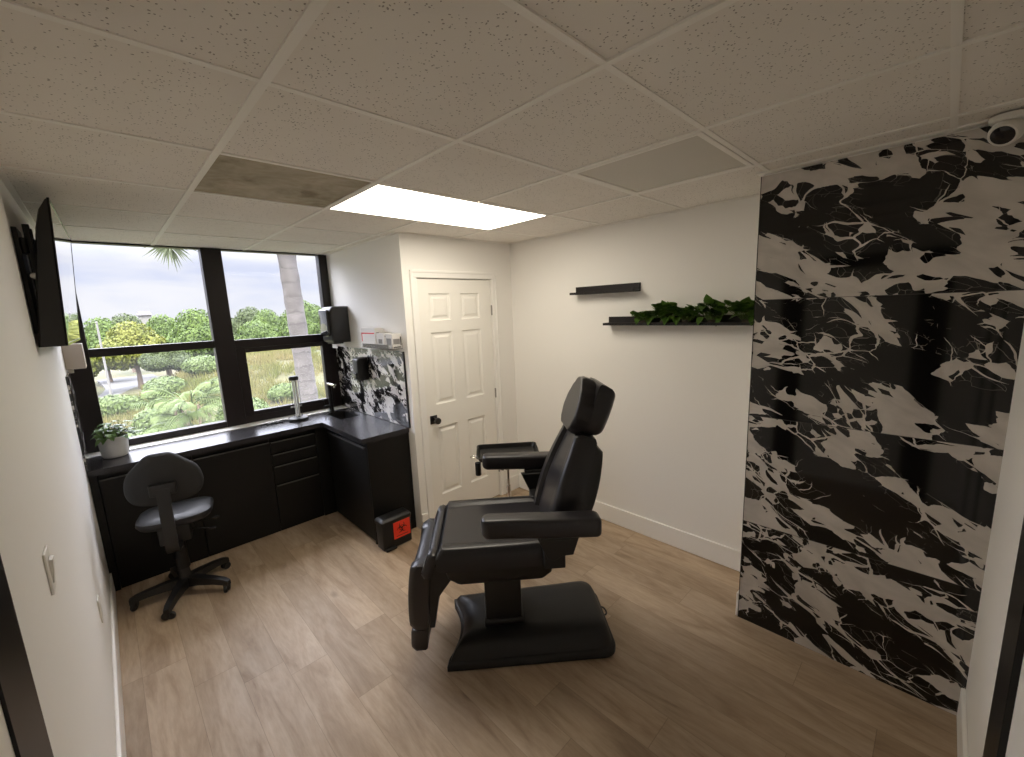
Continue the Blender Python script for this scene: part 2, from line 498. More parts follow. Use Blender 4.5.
def tube(bm, pts, rad, n=8, mat=0, cap=True):
    pts = [Vector(p) for p in pts]
    rads = rad if isinstance(rad, (list, tuple)) else [rad] * len(pts)
    rings = []
    up = Vector((0, 0, 1))
    prev = None
    for i, p in enumerate(pts):
        d = (pts[min(i + 1, len(pts) - 1)] - pts[max(i - 1, 0)]).normalized()
        if prev is None:
            s = d.cross(up if abs(d.z) < 0.95 else Vector((1, 0, 0))).normalized()
        else:
            s = (prev - d * prev.dot(d)).normalized()
        prev = s
        t = d.cross(s)
        rings.append([p + (s * math.cos(2 * PI * k / n) + t * math.sin(2 * PI * k / n)) * rads[i] for k in range(n)])
    return loft(bm, rings, cap=cap, mat=mat)

def smooth_path(pts, n=8):
    """Catmull-Rom through pts"""
    P = [Vector(p) for p in pts]
    P = [P[0] * 2 - P[1]] + P + [P[-1] * 2 - P[-2]]
    out = []
    for i in range(1, len(P) - 2):
        for k in range(n):
            t = k / n
            a, b, c, d = P[i - 1], P[i], P[i + 1], P[i + 2]
            out.append(0.5 * ((2 * b) + (c - a) * t + (2 * a - 5 * b + 4 * c - d) * t * t + (3 * b - a - 3 * c + d) * t ** 3))
    out.append(P[-2])
    return out

def copy_tree(o, parent=None):
    c = o.copy()
    C.objects.link(c)
    if parent is not None:
        c.parent = parent
    for ch in list(o.children):
        copy_tree(ch, c)
    return c

def T(x, y, z):
    return Matrix.Translation((x, y, z))
def Rx(a): return Matrix.Rotation(a, 4, 'X')
def Ry(a): return Matrix.Rotation(a, 4, 'Y')
def Rz(a): return Matrix.Rotation(a, 4, 'Z')

# ------------------------------------------------------------------ the room
XL, XR = -1.19, 1.857          # left wall, right (shelf) wall
XA = 0.70                      # alcove return wall
YW = 1.83                      # window plane
YD = 0.43                      # closet door wall
YN = -2.68                     # near wall
XM, YM = 1.40, -1.80           # marble accent wall face and its corner
TH = 0.12

struct(obj('floor', boxbm(XL - 0.3, XR + 0.3, YN - 0.3, YW + 0.1, -0.15, 0), 'floor'))
# left wall with the near doorway cut out
bm = bmesh.new()
box(bm, XL - TH, XL, -1.42, YW + 0.12, 0, H + 0.1)
box(bm, XL - TH, XL, YN - TH, -2.36, 0, H + 0.1)
box(bm, XL - TH, XL, -2.36, -1.42, 2.09, H + 0.1)
struct(obj('wall_left', bm, 'wall'))
struct(obj('wall_right', boxbm(XR, XR + TH, YM - 0.02, YD + 0.0, 0, H + 0.1), 'wall'))
# door wall with opening
bm = bmesh.new()
DX0, DX1, DZ = 0.822, 1.592, 2.072
box(bm, XA, DX0 - 0.02, YD, YD + TH, 0, H + 0.1)
box(bm, DX1 + 0.02, XR + TH, YD, YD + TH, 0, H + 0.1)
box(bm, DX0 - 0.02, DX1 + 0.02, YD, YD + TH, DZ + 0.02, H + 0.1)
struct(obj('wall_back', bm, 'wall'))
struct(obj('wall_alcove', boxbm(XA, XA + 0.1, YD + TH, YW + 0.12, 0, H + 0.1), 'wall'))
bm = bmesh.new()
box(bm, XL, XA, YW - 0.03, YW + 0.14, 0, 0.88)
struct(obj('wall_window', bm, 'wall'))
# near wall with a doorway
bm = bmesh.new()
box(bm, 0.66, XM + 0.6, YN - TH, YN, 0, H + 0.1)
box(bm, XL - TH, -0.30, YN - TH, YN, 0, H + 0.1)
box(bm, -0.30, 0.66, YN - TH, YN, 2.09, H + 0.1)
struct(obj('wall_front', bm, 'wall'))
# marble clad projection
bm = bmesh.new()
box(bm, XM + 0.012, XR + TH, YN, YM, 0, H + 0.1)
struct(obj('wall_accent_core', bm, 'wall'))
struct(obj('wall_accent', boxbm(XM, XM + 0.0125, YN, YM + 0.004, 0.0, H - 0.012), 'marble'),
       'polished black and white marble slab cladding on the right-hand wall')
struct(obj('trim_1', boxbm(XM - 0.002, XM + 0.014, YM + 0.004, YM + 0.007, 0.0, H - 0.012), 'blackmetal'))

# ceiling: lay-in tiles between bars, each tile sitting a little differently
bm = bmesh.new()
bm2 = bmesh.new()
G = 0.6096
xs = [XL, -G, 0.0, G, 2 * G, XR]
ys = [YN] + [G * k for k in range(-4, 4)]
ys[-1] = YW + 0.05
for i in range(len(xs) - 1):
    for j in range(len(ys) - 1):
        x0, x1, y0, y1 = xs[i], xs[i + 1], ys[j], ys[j + 1]
        cx, cy = (x0 + x1) / 2, (y0 + y1) / 2
        if cy > -G and cy < 0 and 0 < cx < 2 * G:
            continue                      # the light fitting
        if cy > -G and cy < 0 and -G < cx < 0:
            continue                      # the stained tile
        if -3 * G < cy < -2 * G and G < cx < 2 * G:
            continue                      # the smooth panel
        dz = [H + 0.0025 + random.uniform(0, 0.0035) for _ in range(4)]
        vs = [bm.verts.new((x, y, z)) for (x, y), z in zip(((x0 + .004, y0 + .004), (x1 - .004, y0 + .004), (x1 - .004, y1 - .004), (x0 + .004, y1 - .004)), dz)]
        r = bmesh.ops.extrude_face_region(bm, geom=[bm.faces.new(vs)])
        for v in r['geom']:
            if isinstance(v, bmesh.types.BMVert):
                v.co.z += 0.016
box(bm, XL - 0.3, XR + 0.3, YN - 0.3, YW + 0.12, H + 0.06, H + 0.16)
struct(obj('ceiling', bm, 'tile'))
bm = bmesh.new()
bw = 0.012
for x in (-G, 0.0, G, 2 * G):
    bw = 0.012 if x == -G else 0.010
    for y0, y1 in (((YN, -G - 0.012), (0.012, YW + 0.04)) if x == G else ((YN, YW + 0.04),)):   # the light fitting spans two bays
        box(bm, x - bw, x + bw, y0, y1, H - 0.0015, H + 0.005)
for y in [G * k for k in range(-4, 3)]:
    for i in range(len(xs) - 1):
        box(bm, xs[i] + bw, xs[i + 1] - bw, y - bw, y + bw, H - 0.0005, H + 0.005)
# wall angle
wa = 0.02
box(bm, XL, XL + wa, YN, YW, H - 0.002, H + 0.004)
box(bm, XR - wa, XR, YM, YD, H - 0.002, H + 0.004)
box(bm, XM - 0.03, XM + 0.012, YN, YM + 0.02, H - 0.003, H + 0.004)
box(bm, XM + 0.012, XR, YM, YM + wa, H - 0.002, H + 0.004)
box(bm, XA, XR, YD - wa, YD, H - 0.002, H + 0.004)
box(bm, XA - wa, XA, YD, YW, H - 0.002, H + 0.004)
box(bm, XL, XR, YN, YN + wa, H - 0.002, H + 0.004)
struct(obj('ceiling_grid', bm, 'tbar'))
o = obj('ceiling_stained_tile', boxbm(-G + .009, -.007, -G + .009, -.009, H + 0.004, H + 0.02), 'stain')
tag(o, 'brown water-stained ceiling tile beside the lit ceiling panel', 'ceiling tile')
o = empty('ceiling_panel', (1.5 * G, -2.5 * G, H))
tag(o, 'smooth grey square ceiling panel with a pale rim above the shelves', 'ceiling panel')
bm = bmesh.new()
box(bm, -G / 2 + .03, G / 2 - .03, -G / 2 + .03, G / 2 - .03, 0.002, 0.015)
obj('panel', bm, 'ventpanel', o)
bm = bmesh.new()
a, b = G / 2 - .013, G / 2 - .036
for (x0, x1, y0, y1) in ((-a, -b, -a, a), (b, a, -a, a), (-b, b, -a, -b), (-b, b, b, a)):
    box(bm, x0, x1, y0, y1, -0.003, 0.012, 0.002)
obj('panel_frame', bm, 'tbar', o)
# the lit panel
o = empty('ceiling_light', (G, -G / 2, H))
tag(o, 'lit rectangular ceiling light panel', 'ceiling light')
obj('diffuser', boxbm(-G + .018, G - .018, -G / 2 + .018, G / 2 - .018, -0.001, 0.008), 'lightpanel', o)
bm = bmesh.new()
a, b, c_, d_ = G - .010, G - .020, G / 2 - .010, G / 2 - .020
for (x0, x1, y0, y1) in ((-a, -b, -c_, c_), (b, a, -c_, c_), (-b, b, -c_, -d_), (-b, b, d_, c_)):
    box(bm, x0, x1, y0, y1, -0.0022, 0.010, 0.001)
obj('light_frame', bm, 'white_plastic', o)

# skirting
bh, bt = 0.145, 0.014
def skirting(name, segs):
    bm = bmesh.new()
    for (x0, x1, y0, y1) in segs:
        box(bm, x0, x1, y0, y1, 0, bh, 0.004)
    struct(obj(name, bm, 'trim'))
skirting('baseboard_left', [(XL, XL + bt, -1.295, 1.345)])
skirting('baseboard_right', [(XR - bt, XR, YM + bt, YD)])
skirting('baseboard_back', [(XA - 0.0, 0.758, YD - bt, YD), (1.672, XR - bt, YD - bt, YD)])
skirting('baseboard_front', [(0.735, XM, YN, YN + bt)])
skirting('baseboard_accent', [(XM + 0.002, XR, YM + 0.007, YM + 0.007 + bt)])

# closet door ------------------------------------------------------
d1 = struct(empty('door_1', ((DX0 + DX1) / 2, YD, 0)), 'white six panel closet door with black knob')
cx = (DX0 + DX1) / 2
def panel_leaf(x0, x1, z0, z1, yf, yb, panels):
    """door leaf facing -Y with recessed, raised-field panels"""
    bm = bmesh.new()
    xs_ = sorted({x0, x1, *[p[0] for p in panels], *[p[1] for p in panels]})
    zs_ = sorted({z0, z1, *[p[2] for p in panels], *[p[3] for p in panels]})
    def inpanel(a, b, c, d):
        for p in panels:
            if a >= p[0] - 1e-6 and b <= p[1] + 1e-6 and c >= p[2] - 1e-6 and d <= p[3] + 1e-6:
                return True
        return False
    for a, b in zip(xs_, xs_[1:]):
        for c, d in zip(zs_, zs_[1:]):
            if not inpanel(a, b, c, d):
                bm.faces.new([bm.verts.new(v) for v in ((a, yf, c), (b, yf, c), (b, yf, d), (a, yf, d))])
    for p in panels:
        steps = [(0, 0), (0.010, 0.010), (0.026, 0.011), (0.044, 0.003)]
        rings = []
        for ins, dep in steps:
            rings.append([bm.verts.new(v) for v in ((p[0] + ins, yf + dep, p[2] + ins), (p[1] - ins, yf + dep, p[2] + ins),
                                                    (p[1] - ins, yf + dep, p[3] - ins), (p[0] + ins, yf + dep, p[3] - ins))])
        for r0, r1 in zip(rings, rings[1:]):
            for i in range(4):
                bm.faces.new((r0[i], r0[(i + 1) % 4], r1[(i + 1) % 4], r1[i]))
        bm.faces.new(rings[-1])
    box(bm, x0, x1, yf + 0.012, yb, z0, z1)
    # edges
    for (a, b) in (((x0, z0), (x1, z0)), ((x1, z0), (x1, z1)), ((x1, z1), (x0, z1)), ((x0, z1), (x0, z0))):
        bm.faces.new([bm.verts.new(v) for v in ((a[0], yf, a[1]), (b[0], yf, b[1]), (b[0], yf + .013, b[1]), (a[0], yf + .013, a[1]))])
    bmesh.ops.remove_doubles(bm, verts=bm.verts[:], dist=1e-5)
    return bm
pans = []
for a, b in ((0.925, 1.137), (1.245, 1.455)):
    for c, d in ((1.735, 1.955), (1.04, 1.64), (0.245, 0.845)):
        pans.append((a - cx, b - cx, c, d))
obj('door_leaf', panel_leaf(DX0 + .004 - cx, DX1 - .004 - cx, 0.012, DZ - 0.004, 0.006, 0.044, pans), 'doorpaint', d1)
bm = bmesh.new()
cw = 0.062
for (x0, x1, z0, z1) in ((DX0 - cw, DX0 - .004, 0, DZ + .004), (DX1 + .004, DX1 + cw, 0, DZ + .004), (DX0 - cw, DX1 + cw, DZ + .004, DZ + cw)):
    box(bm, x0 - cx, x1 - cx, -0.014, 0.0, z0, z1, 0.003)
    ww = 0.012
    if z0 > 1:
        box(bm, x0 - cx, x1 - cx, -0.020, -0.012, z1 - 0.020, z1, 0.003)
    elif x0 < DX0 - 0.05:
        box(bm, x0 - cx, x0 + 0.020 - cx, -0.020, -0.012, 0, DZ + cw - 0.02, 0.003)
    else:
        box(bm, x1 - 0.020 - cx, x1 - cx, -0.020, -0.012, 0, DZ + cw - 0.02, 0.003)
obj('door_casing', bm, 'trim', d1)
bm = bmesh.new()
for (x0, x1, z0, z1) in ((DX0 - .02, DX0, 0, DZ + .02), (DX1, DX1 + .02, 0, DZ + .02), (DX0 - .02, DX1 + .02, DZ, DZ + .02)):
    box(bm, x0 - cx, x1 - cx, 0.0, TH, z0, z1)
box(bm, DX0 - .02 - cx, DX1 + .02 - cx, TH - 0.005, TH, 0, DZ + .02)
obj('door_jamb', bm, 'trim', d1)
bm = bmesh.new()
box(bm, 0.855 - cx, 0.922 - cx, -0.002, 0.007, 0.885, 0.955, 0.002)
lathe(bm, [(0.010, 0), (0.010, .03), (0.014, .032), (0.026, .040), (0.029, .052), (0.026, .066), (0.0, .068)], 20,
      T(0.890 - cx, 0.0, 0.918) @ Rx(PI / 2))
kb = obj('door_knob', bm, 'glossblack', d1, 35)
kb['label'] = 'black round knob on a square plate'
for z in (1.80, 1.03):
    hg = obj('hinge', boxbm(DX1 - 0.006 - cx, DX1 + 0.008 - cx, -0.004, 0.008, z - 0.045, z + 0.045, 0.002), 'steel', d1)
hg = obj('hinge', boxbm(DX1 - 0.006 - cx, DX1 + 0.008 - cx, -0.004, 0.008, 0.245, 0.335, 0.002), 'steel', d1)

# near doorways: black frames
d2 = struct(empty('door_2', (XL, -1.9, 0)), 'black door frame on the left wall beside the viewpoint')
bm = bmesh.new()
for (y0, y1, z0, z1) in ((0.40, 0.60, 0, 2.05), (-0.60, -0.40, 0, 2.05), (-0.60, 0.60, 2.05, 2.16)):
    box(bm, -TH, 0.002, y0, y1, z0, z1, 0.0008)
obj('door_frame', bm, 'blackmetal', d2)
obj('door_leaf', boxbm(-0.048, -0.003, -0.40, 0.40, 0.01, 2.05), 'doorpaint', d2)
d3 = struct(empty('door_3', (0.18, YN, 0)), 'black door frame on the near wall')
bm = bmesh.new()
for (x0, x1, z0, z1) in ((0.355, 0.555, 0, 2.05), (-0.555, -0.445, 0, 2.05), (-0.555, 0.555, 2.05, 2.16)):
    box(bm, x0, x1, -TH, 0.002, z0, z1, 0.0008)
obj('door_frame', bm, 'blackmetal', d3)
obj('door_leaf', boxbm(-0.445, 0.355, -0.060, -0.012, 0.01, 2.05), 'doorpaint', d3)

# ------------------------------------------------------------------ window
w = struct(empty('window_1', (-0.245, YW, 0.9)), 'dark bronze framed four pane window with trees outside')
def wbox(bm, x0, x1, z0, z1, y0=0.0, y1=0.08, bev=0.003):
    box(bm, x0 + 0.245, x1 + 0.245, y0, y1, z0 - 0.9, z1 - 0.9, bev)
bm = bmesh.new()
wbox(bm, XL, -1.075, 0.88, H)                       # left post
wbox(bm, -0.316, -0.172, 0.88, H, -0.010, 0.09)     # mullion
wbox(bm, 0.622, XA, 0.88, H)                        # right post
wbox(bm, -1.075, -0.316, 2.392, H); wbox(bm, -0.172, 0.622, 2.392, H)
wbox(bm, -1.075, -0.316, 1.582, 1.643, -0.005, 0.075); wbox(bm, -0.172, 0.622, 1.560, 1.635, -0.005, 0.075)
wbox(bm, -1.075, -0.316, 0.88, 0.938); wbox(bm, -0.172, 0.622, 0.88, 0.950)
obj('window_frame', bm, 'bronze', w)
bm = bmesh.new()                                    # opening sash of the lower right light
for (x0, x1, z0, z1) in ((-0.172, -0.100, 0.950, 1.560), (0.560, 0.622, 0.950, 1.560), (-0.10, 0.56, 0.950, 0.988), (-0.10, 0.56, 1.520, 1.560)):
    wbox(bm, x0, x1, z0, z1, -0.012, 0.05)
sh = obj('window_sash', bm, 'bronze', w)
bm = bmesh.new()
wbox(bm, 0.20, 0.30, 0.958, 0.972, -0.030, -0.010)
obj('sash_latch', bm, 'steel', sh)
for (x0, x1, z0, z1, mt) in ((-1.075, -0.316, 1.643, 2.392, 'glass'), (-0.172, 0.622, 1.635, 2.392, 'glass'),
                             (-1.075, -0.316, 0.938, 1.582, 'glass_dusty'), (-0.100, 0.560, 0.988, 1.520, 'glass_dusty')):
    bm = bmesh.new()
    wbox(bm, x0, x1, z0, z1, 0.036, 0.040, 0)
    obj('window_pane', bm, mt, w)
bm = bmesh.new()
box(bm, XL, XA, 1.6955, YW - 0.0, 0.8805, 0.887, 0.002)
struct(obj('window_sill', bm, 'trim'), 'white window sill behind the black counter')

# ------------------------------------------------------------------ cabinets and counter
CT0, CT1 = 0.842, 0.882
cf = 1.345          # front of the window run
def door_panel(name, parent, x0, x1, z0, z1, yf):
    bm = bmesh.new()
    box(bm, x0, x1, yf, yf + 0.018, z0, z1, 0.0015)
    return obj(name, bm, 'cab', parent)
def edge_bar(parent, x0, x1, z, yf):
    bm = bmesh.new()
    box(bm, x0, x1, yf - 0.012, yf + 0.006, z - 0.006, z + 0.001, 0.001)
    return obj('handle', bm, 'cabedge', parent)
def base_unit(name, x0, x1, label, kind):
    o = empty(name, ((x0 + x1) / 2, cf, 0))
    tag(o, label, 'cabinet', 'black base cabinets under the counter')
    m = (x0 + x1) / 2
    a, b = x0 - m, x1 - m
    bm = bmesh.new()
    box(bm, a + 0.001, b - 0.001, 0.020, 0.40, 0.0, CT0)
    obj('carcass', bm, 'cab', o)
    if kind == 'drawers':
        for z0, z1 in ((0.695, 0.800), (0.590, 0.690), (0.425, 0.585), (0.03, 0.420)):
            d = door_panel('drawer', o, a + 0.003, b - 0.003, z0 + 0.002, z1 - 0.010, 0.0)
            edge_bar(d, a + 0.012, b - 0.012, z1 - 0.008, 0.0)
    else:
        d = door_panel('door', o, a + 0.003, b - 0.003, 0.03, 0.792, 0.0)
        edge_bar(d, a + 0.003, b - 0.003, 0.797, 0.0)
    return o
base_unit('base_cabinet', -1.145, -0.64, 'black base cabinet behind the swivel chair, nearest the left wall', 'door')
base_unit('base_cabinet', -0.64, -0.125, 'black base cabinet between the swivel chair and the drawers', 'door')
base_unit('drawer_cabinet', -0.125, 0.240, 'black drawer cabinet with four slim bar handles', 'drawers')
bm = bmesh.new()
box(bm, XL + 0.002, -1.147, cf + 0.004, cf + 0.40, 0, CT0, 0.001)
tag(obj('filler_panel', bm, 'cab'), 'narrow black filler panel between cabinet and left wall', 'panel')
# sink cabinet (peninsula), door faces -X
o = empty('sink_cabinet', (0.335, 0.95, 0))
tag(o, 'black sink cabinet projecting along the alcove wall with a plain end panel', 'cabinet', 'black base cabinets under the counter')
bm = bmesh.new()
box(bm, 0.02, 0.362, -0.408, 0.79, 0, 0.66)
box(bm, 0.02, 0.09, -0.408, 0.79, 0.66, CT0)
box(bm, 0.09, 0.362, -0.408, 0.28, 0.66, CT0)
obj('carcass', bm, 'cab', o)
obj('end_panel', boxbm(0.0, 0.362, -0.426, -0.408, 0, CT0, 0.001), 'cab', o)
bm = bmesh.new(); box(bm, 0.0, 0.018, -0.404, 0.34, 0.03, 0.785, 0.0015)
dd = obj('door', bm, 'cab', o)
bm = bmesh.new(); box(bm, -0.012, 0.008, -0.38, 0.34, 0.783, 0.792, 0.001)
obj('handle', bm, 'cabedge', dd)
# filler in the inside corner
bm = bmesh.new(); box(bm, 0.242, 0.352, cf + 0.004, cf + 0.03, 0, CT0)
tag(obj('corner_panel', bm, 'cab'), 'black corner panel between the drawer cabinet and the sink cabinet', 'panel')
# counter, L shaped with a sink cut-out
SX0, SX1, SY0, SY1 = 0.445, 0.625, 1.26, 1.61
bm = bmesh.new()
def cell(x0, x1, y0, y1):
    box(bm, x0, x1, y0, y1, CT0, CT1)
cell(XL + .002, 0.295, 1.30, 1.695)
cell(0.295, XA - .001, 0.515, SY0)
cell(0.295, SX0, SY0, SY1); cell(SX1, XA - .001, SY0, SY1)
cell(0.295, XA - .001, SY1, 1.695)
ct = obj('countertop', bm, 'counter')
tag(ct, 'charcoal black L-shaped counter running under the window', 'countertop')
o = empty('sink', ((SX0 + SX1) / 2, (SY0 + SY1) / 2, CT1))
tag(o, 'black rectangular undermount sink in the counter corner', 'sink')
bm = bmesh.new()
hx, hy, dp = (SX1 - SX0) / 2 - .001, (SY1 - SY0) / 2 - .001, 0.17
rings = []
for (ix, iz) in ((0.0, -0.004), (0.004, -0.03), (0.006, -dp + 0.02), (0.02, -dp)):
    rings.append([(x, y, iz) for x, y in rrect(2 * (hx - ix), 2 * (hy - ix), 0.02, 4)])
loft(bm, rings[::-1], cap=False)
bm.faces.new([bm.verts.new(p) for p in rings[-1]])
obj('basin', bm, 'blackmetal', o, 40)
obj('drain', lathe(bmesh.new(), [(0.0, -dp + 0.004), (0.03, -dp + 0.004), (0.034, -dp + 0.001)], 20), 'steel', o, 40)

# faucet
o = empty('faucet', (0.525, 1.664, CT1))
tag(o, 'tall black tap standing behind the sink by the window', 'faucet')
bm = bmesh.new()
lathe(bm, [(0.0, 0), (0.024, 0), (0.024, 0.012), (0.019, 0.016), (0.019, 0.265), (0.0, 0.268)], 20)
obj('body', bm, 'blackmetal', o, 40)
bm = bmesh.new()
box(bm, -0.017, 0.020, -0.145, 0.018, 0.268, 0.288, 0.006, 3)
lathe(bm, [(0.0, 0.252), (0.010, 0.252), (0.010, 0.27), (0, 0.27)], 14, T(0.001, -0.125, 0))
sp_ = obj('spout', bm, 'chrome', o, 40)
sp_['label'] = 'pale shiny spout'
bm = bmesh.new()
tube(bm, [(-0.015, 0, 0.06), (-0.07, 0.0, 0.062)], 0.011, 12)
tube(bm, [(-0.066, 0, 0.055), (-0.070, 0, 0.13)], [0.006, 0.004], 10)
obj('lever', bm, 'blackmetal', o, 40)

# marble backsplash (alcove wall and a strip on the left wall)
o = boxbm(XA - 0.010, XA - 0.0005, 0.50, 1.815, 0.8875, 1.505)
o = obj('backsplash', o, 'marble_splash')
tag(o, 'glossy marble backsplash panel behind the sink', 'backsplash')
o = obj('backsplash', boxbm(XL + 0.0005, XL + 0.010, 1.30, 1.694, CT1 + .0005, 1.505), 'marble_splash')
tag(o, 'marble backsplash strip on the left wall beside the window', 'backsplash')
# its black edge trim
o = obj('edge_strip', boxbm(XA - 0.012, XA + 0.0005, 0.488, 0.4995, CT1 + .0005, 1.507), 'blackmetal')
tag(o, 'thin black edge strip ending the marble backsplash near the door', 'trim')

# ------------------------------------------------------------------ wall things in the alcove
# paper towel dispenser
o = empty('paper_towel_dispenser', (0.699, 1.565, 1.56))
tag(o, 'black paper towel dispenser on the alcove wall above the sink', 'dispenser')
def disp_shell(dx0, dx1, wy, h, r, rt, yo=0.0):
    # profile in XZ (depth, height), extruded along Y
    pts = []
    for (px, pz, rr, a0) in ((-dx1, h, rt, 90), (-dx1, 0, r, 180)):
        sx = px + rr
        sz = (h - rr) if a0 == 90 else rr
        for i in range(7):
            a = math.radians(a0 + 90 * i / 6)
            pts.append((sx + rr * math.cos(a), sz + rr * math.sin(a)))
    pts += [(-dx0, 0), (-dx0, h)]
    return pts
bm = bmesh.new()
prism(bm, disp_shell(0.0, 0.175, 0.25, 0.335, 0.035, 0.05), 0.245, T(0, 0.1225, 0) @ Rx(PI / 2), 0.022, 4)
obj('housing', bm, 'blackplastic', o, 35)
bm = bmesh.new()
prism(bm, [(a - 0.0, b) for a, b in rrect(0.20, 0.25, 0.03, 5)], 0.025, T(-0.175, 0, 0.185) @ Ry(-PI / 2) @ Rz(PI / 2), 0.012, 3)
cv = obj('front_cover', bm, 'smoke', o, 35)
cv['label'] = 'smoky glossy front cover'
bm = bmesh.new()
box(bm, -0.15, -0.06, -0.08, 0.08, -0.012, 0.004, 0.003)
obj('outlet_slot', bm, 'blackmetal', o)
bm = bmesh.new()
box(bm, -0.115, -0.112, -0.06, 0.06, -0.055, -0.011)
pt = obj('paper_towel', bm, 'carton', o)
pt['label'] = 'white paper towel end'

# soap dispenser on the marble
o = empty('soap_dispenser', (XA - 0.0095, 1.17, 1.225))
tag(o, 'small black soap dispenser on the marble backsplash', 'dispenser')
bm = bmesh.new()
prism(bm, disp_shell(0.0, 0.105, 0.1, 0.205, 0.012, 0.03), 0.10, T(0, 0.05, 0) @ Rx(PI / 2), 0.010, 3)
obj('housing', bm, 'blackplastic', o, 35)
obj('push_bar', boxbm(-0.118, -0.10, -0.035, 0.035, 0.02, 0.075, 0.006, 3), 'glossblack', o, 35)
obj('nozzle', lathe(bmesh.new(), [(0, -0.018), (0.008, -0.018), (0.012, 0.0), (0, 0.002)], 12, T(-0.07, 0, 0)), 'blackmetal', o, 35)

# glove boxes in a clear wall rack
gb = [('glove_box', 0.79, 1.04, 1.535, 1.695, 'large white disposable glove carton with red stripe in wall rack', 'red'),
      ('glove_box', 0.640, 0.765, 1.535, 1.655, 'small white carton in wall rack between its two neighbours', 'ink'),
      ('glove_box', 0.510, 0.615, 1.535, 1.650, 'small grey-printed carton in wall rack nearest the closet door', 'grey')]
for nm, y0, y1, z0, z1, lab, pk in gb:
    o = empty(nm, (XA - 0.003, (y0 + y1) / 2, z0))
    tag(o, lab, 'box', 'cartons in the wall rack')
    hw, hh, dep = (y1 - y0) / 2, z1 - z0, 0.082
    obj('carton', boxbm(-dep, 0, -hw, hw, 0, hh, 0.002), 'carton', o)
    bm = bmesh.new()                       # printing on the front (-X) and the side facing the room (-Y)
    if pk == 'red':
        box(bm, -dep - .0008, -dep + .001, -hw + .01, hw - .005, hh * .70, hh * .76)
        box(bm, -dep - .0008, -dep + .001, hw - .018, hw - .005, hh * .30, hh * .76)
        obj('red_print', bm, 'redink', o)
        bm = bmesh.new()
        box(bm, -dep - .0008, -dep + .001, -hw + .02, hw * .2, hh * .12, hh * .18)
        box(bm, -dep * .85, -dep * .55, -hw - .0008, -hw + .001, hh * .55, hh * .78)
        box(bm, -dep * .85, -dep * .45, -hw - .0008, -hw + .001, hh * .18, hh * .42)
        box(bm, -dep * .35, -dep * .15, -hw - .0008, -hw + .001, hh * .25, hh * .65)
        obj('grey_print', bm, 'inkgrey', o)
    elif pk == 'ink':
        lathe(bm, [(0, 0), (0.020, 0), (0.020, .001), (0, .001)], 18, T(-dep / 2, -hw - 0.0002, hh * .42) @ Rx(PI / 2))
        obj('round_print', bm, 'inkgrey', o)
        obj('top_print', boxbm(-dep * .9, -dep * .1, -hw - .0008, -hw + .001, hh * .75, hh * .84), 'inkgrey', o)
        obj('front_print', boxbm(-dep - .0008, -dep + .001, -hw * .5, hw * .5, hh * .3, hh * .6), 'inkgrey', o)
    else:
        obj('side_print', boxbm(-dep * .9, -dep * .2, -hw - .0008, -hw + .001, hh * .30, hh * .66), 'inkgrey', o)
        obj('front_print', boxbm(-dep - .0008, -dep + .001, -hw * .7, hw * .7, hh * .25, hh * .7), 'inkgrey', o)
        box(bm, -dep * .16, -dep * .04, -hw - .0008, -hw + .001, hh * .2, hh * .8)
        box(bm, -dep * .9, -dep * .1, -hw - .0008, -hw + .001, hh * .06, hh * .14)
        obj('black_print', bm, 'ink', o)
o = empty('glove_box_rack', (XA - 0.0005, 0.775, 1.525))
tag(o, 'clear wall rack holding the three cartons above the backsplash', 'rack')
bm = bmesh.new()
box(bm, -0.092, 0.0, -0.27, 0.27, 0.003, 0.008)
box(bm, -0.092, -0.089, -0.27, 0.27, 0.008, 0.04)
box(bm, -0.092, 0.0, -0.272, -0.2695, 0.003, 0.05)
box(bm, -0.092, 0.0, 0.2695, 0.272, 0.003, 0.05)
obj('tray', bm, 'acrylic', o)

# biohazard bin on the floor against the end panel
o = empty('biohazard_bin', (0.445, 0.43, 0))
tag(o, 'black pedal bin with a red biohazard label beside the sink cabinet', 'bin')
BW, BD, BH = 0.245, 0.115, 0.255
bm = bmesh.new()
rings = []
for z, s in ((0.0, -0.010), (0.008, 0.0), (0.03, 0.0), (0.208, 0.003), (0.213, 0.0)):
    rings.append([(x, y, z) for x, y in rrect(BW + 2 * s, BD + 2 * s, 0.014, 4)])
loft(bm, rings)
obj('body', bm, 'blackplastic', o, 35)
bm = bmesh.new()
rings = []
for z, s in ((0.214, 0.006), (0.234, 0.006), (0.248, -0.004), (0.254, -0.02)):
    rings.append([(x, y, z) for x, y in rrect(BW + 2 * s, BD + 2 * s, 0.016, 4)])
loft(bm, rings)
obj('lid', bm, 'blackplastic', o, 35)
obj('pedal', boxbm(-0.115, -0.03, -0.088, -0.052, 0.006, 0.022, 0.004), 'blackplastic', o)
lb = obj('label', boxbm(-0.035, 0.108, -BD / 2 - 0.0048, -BD / 2 - 0.0012, 0.070, 0.206), 'red', o)
lb['label'] = 'red biohazard label'
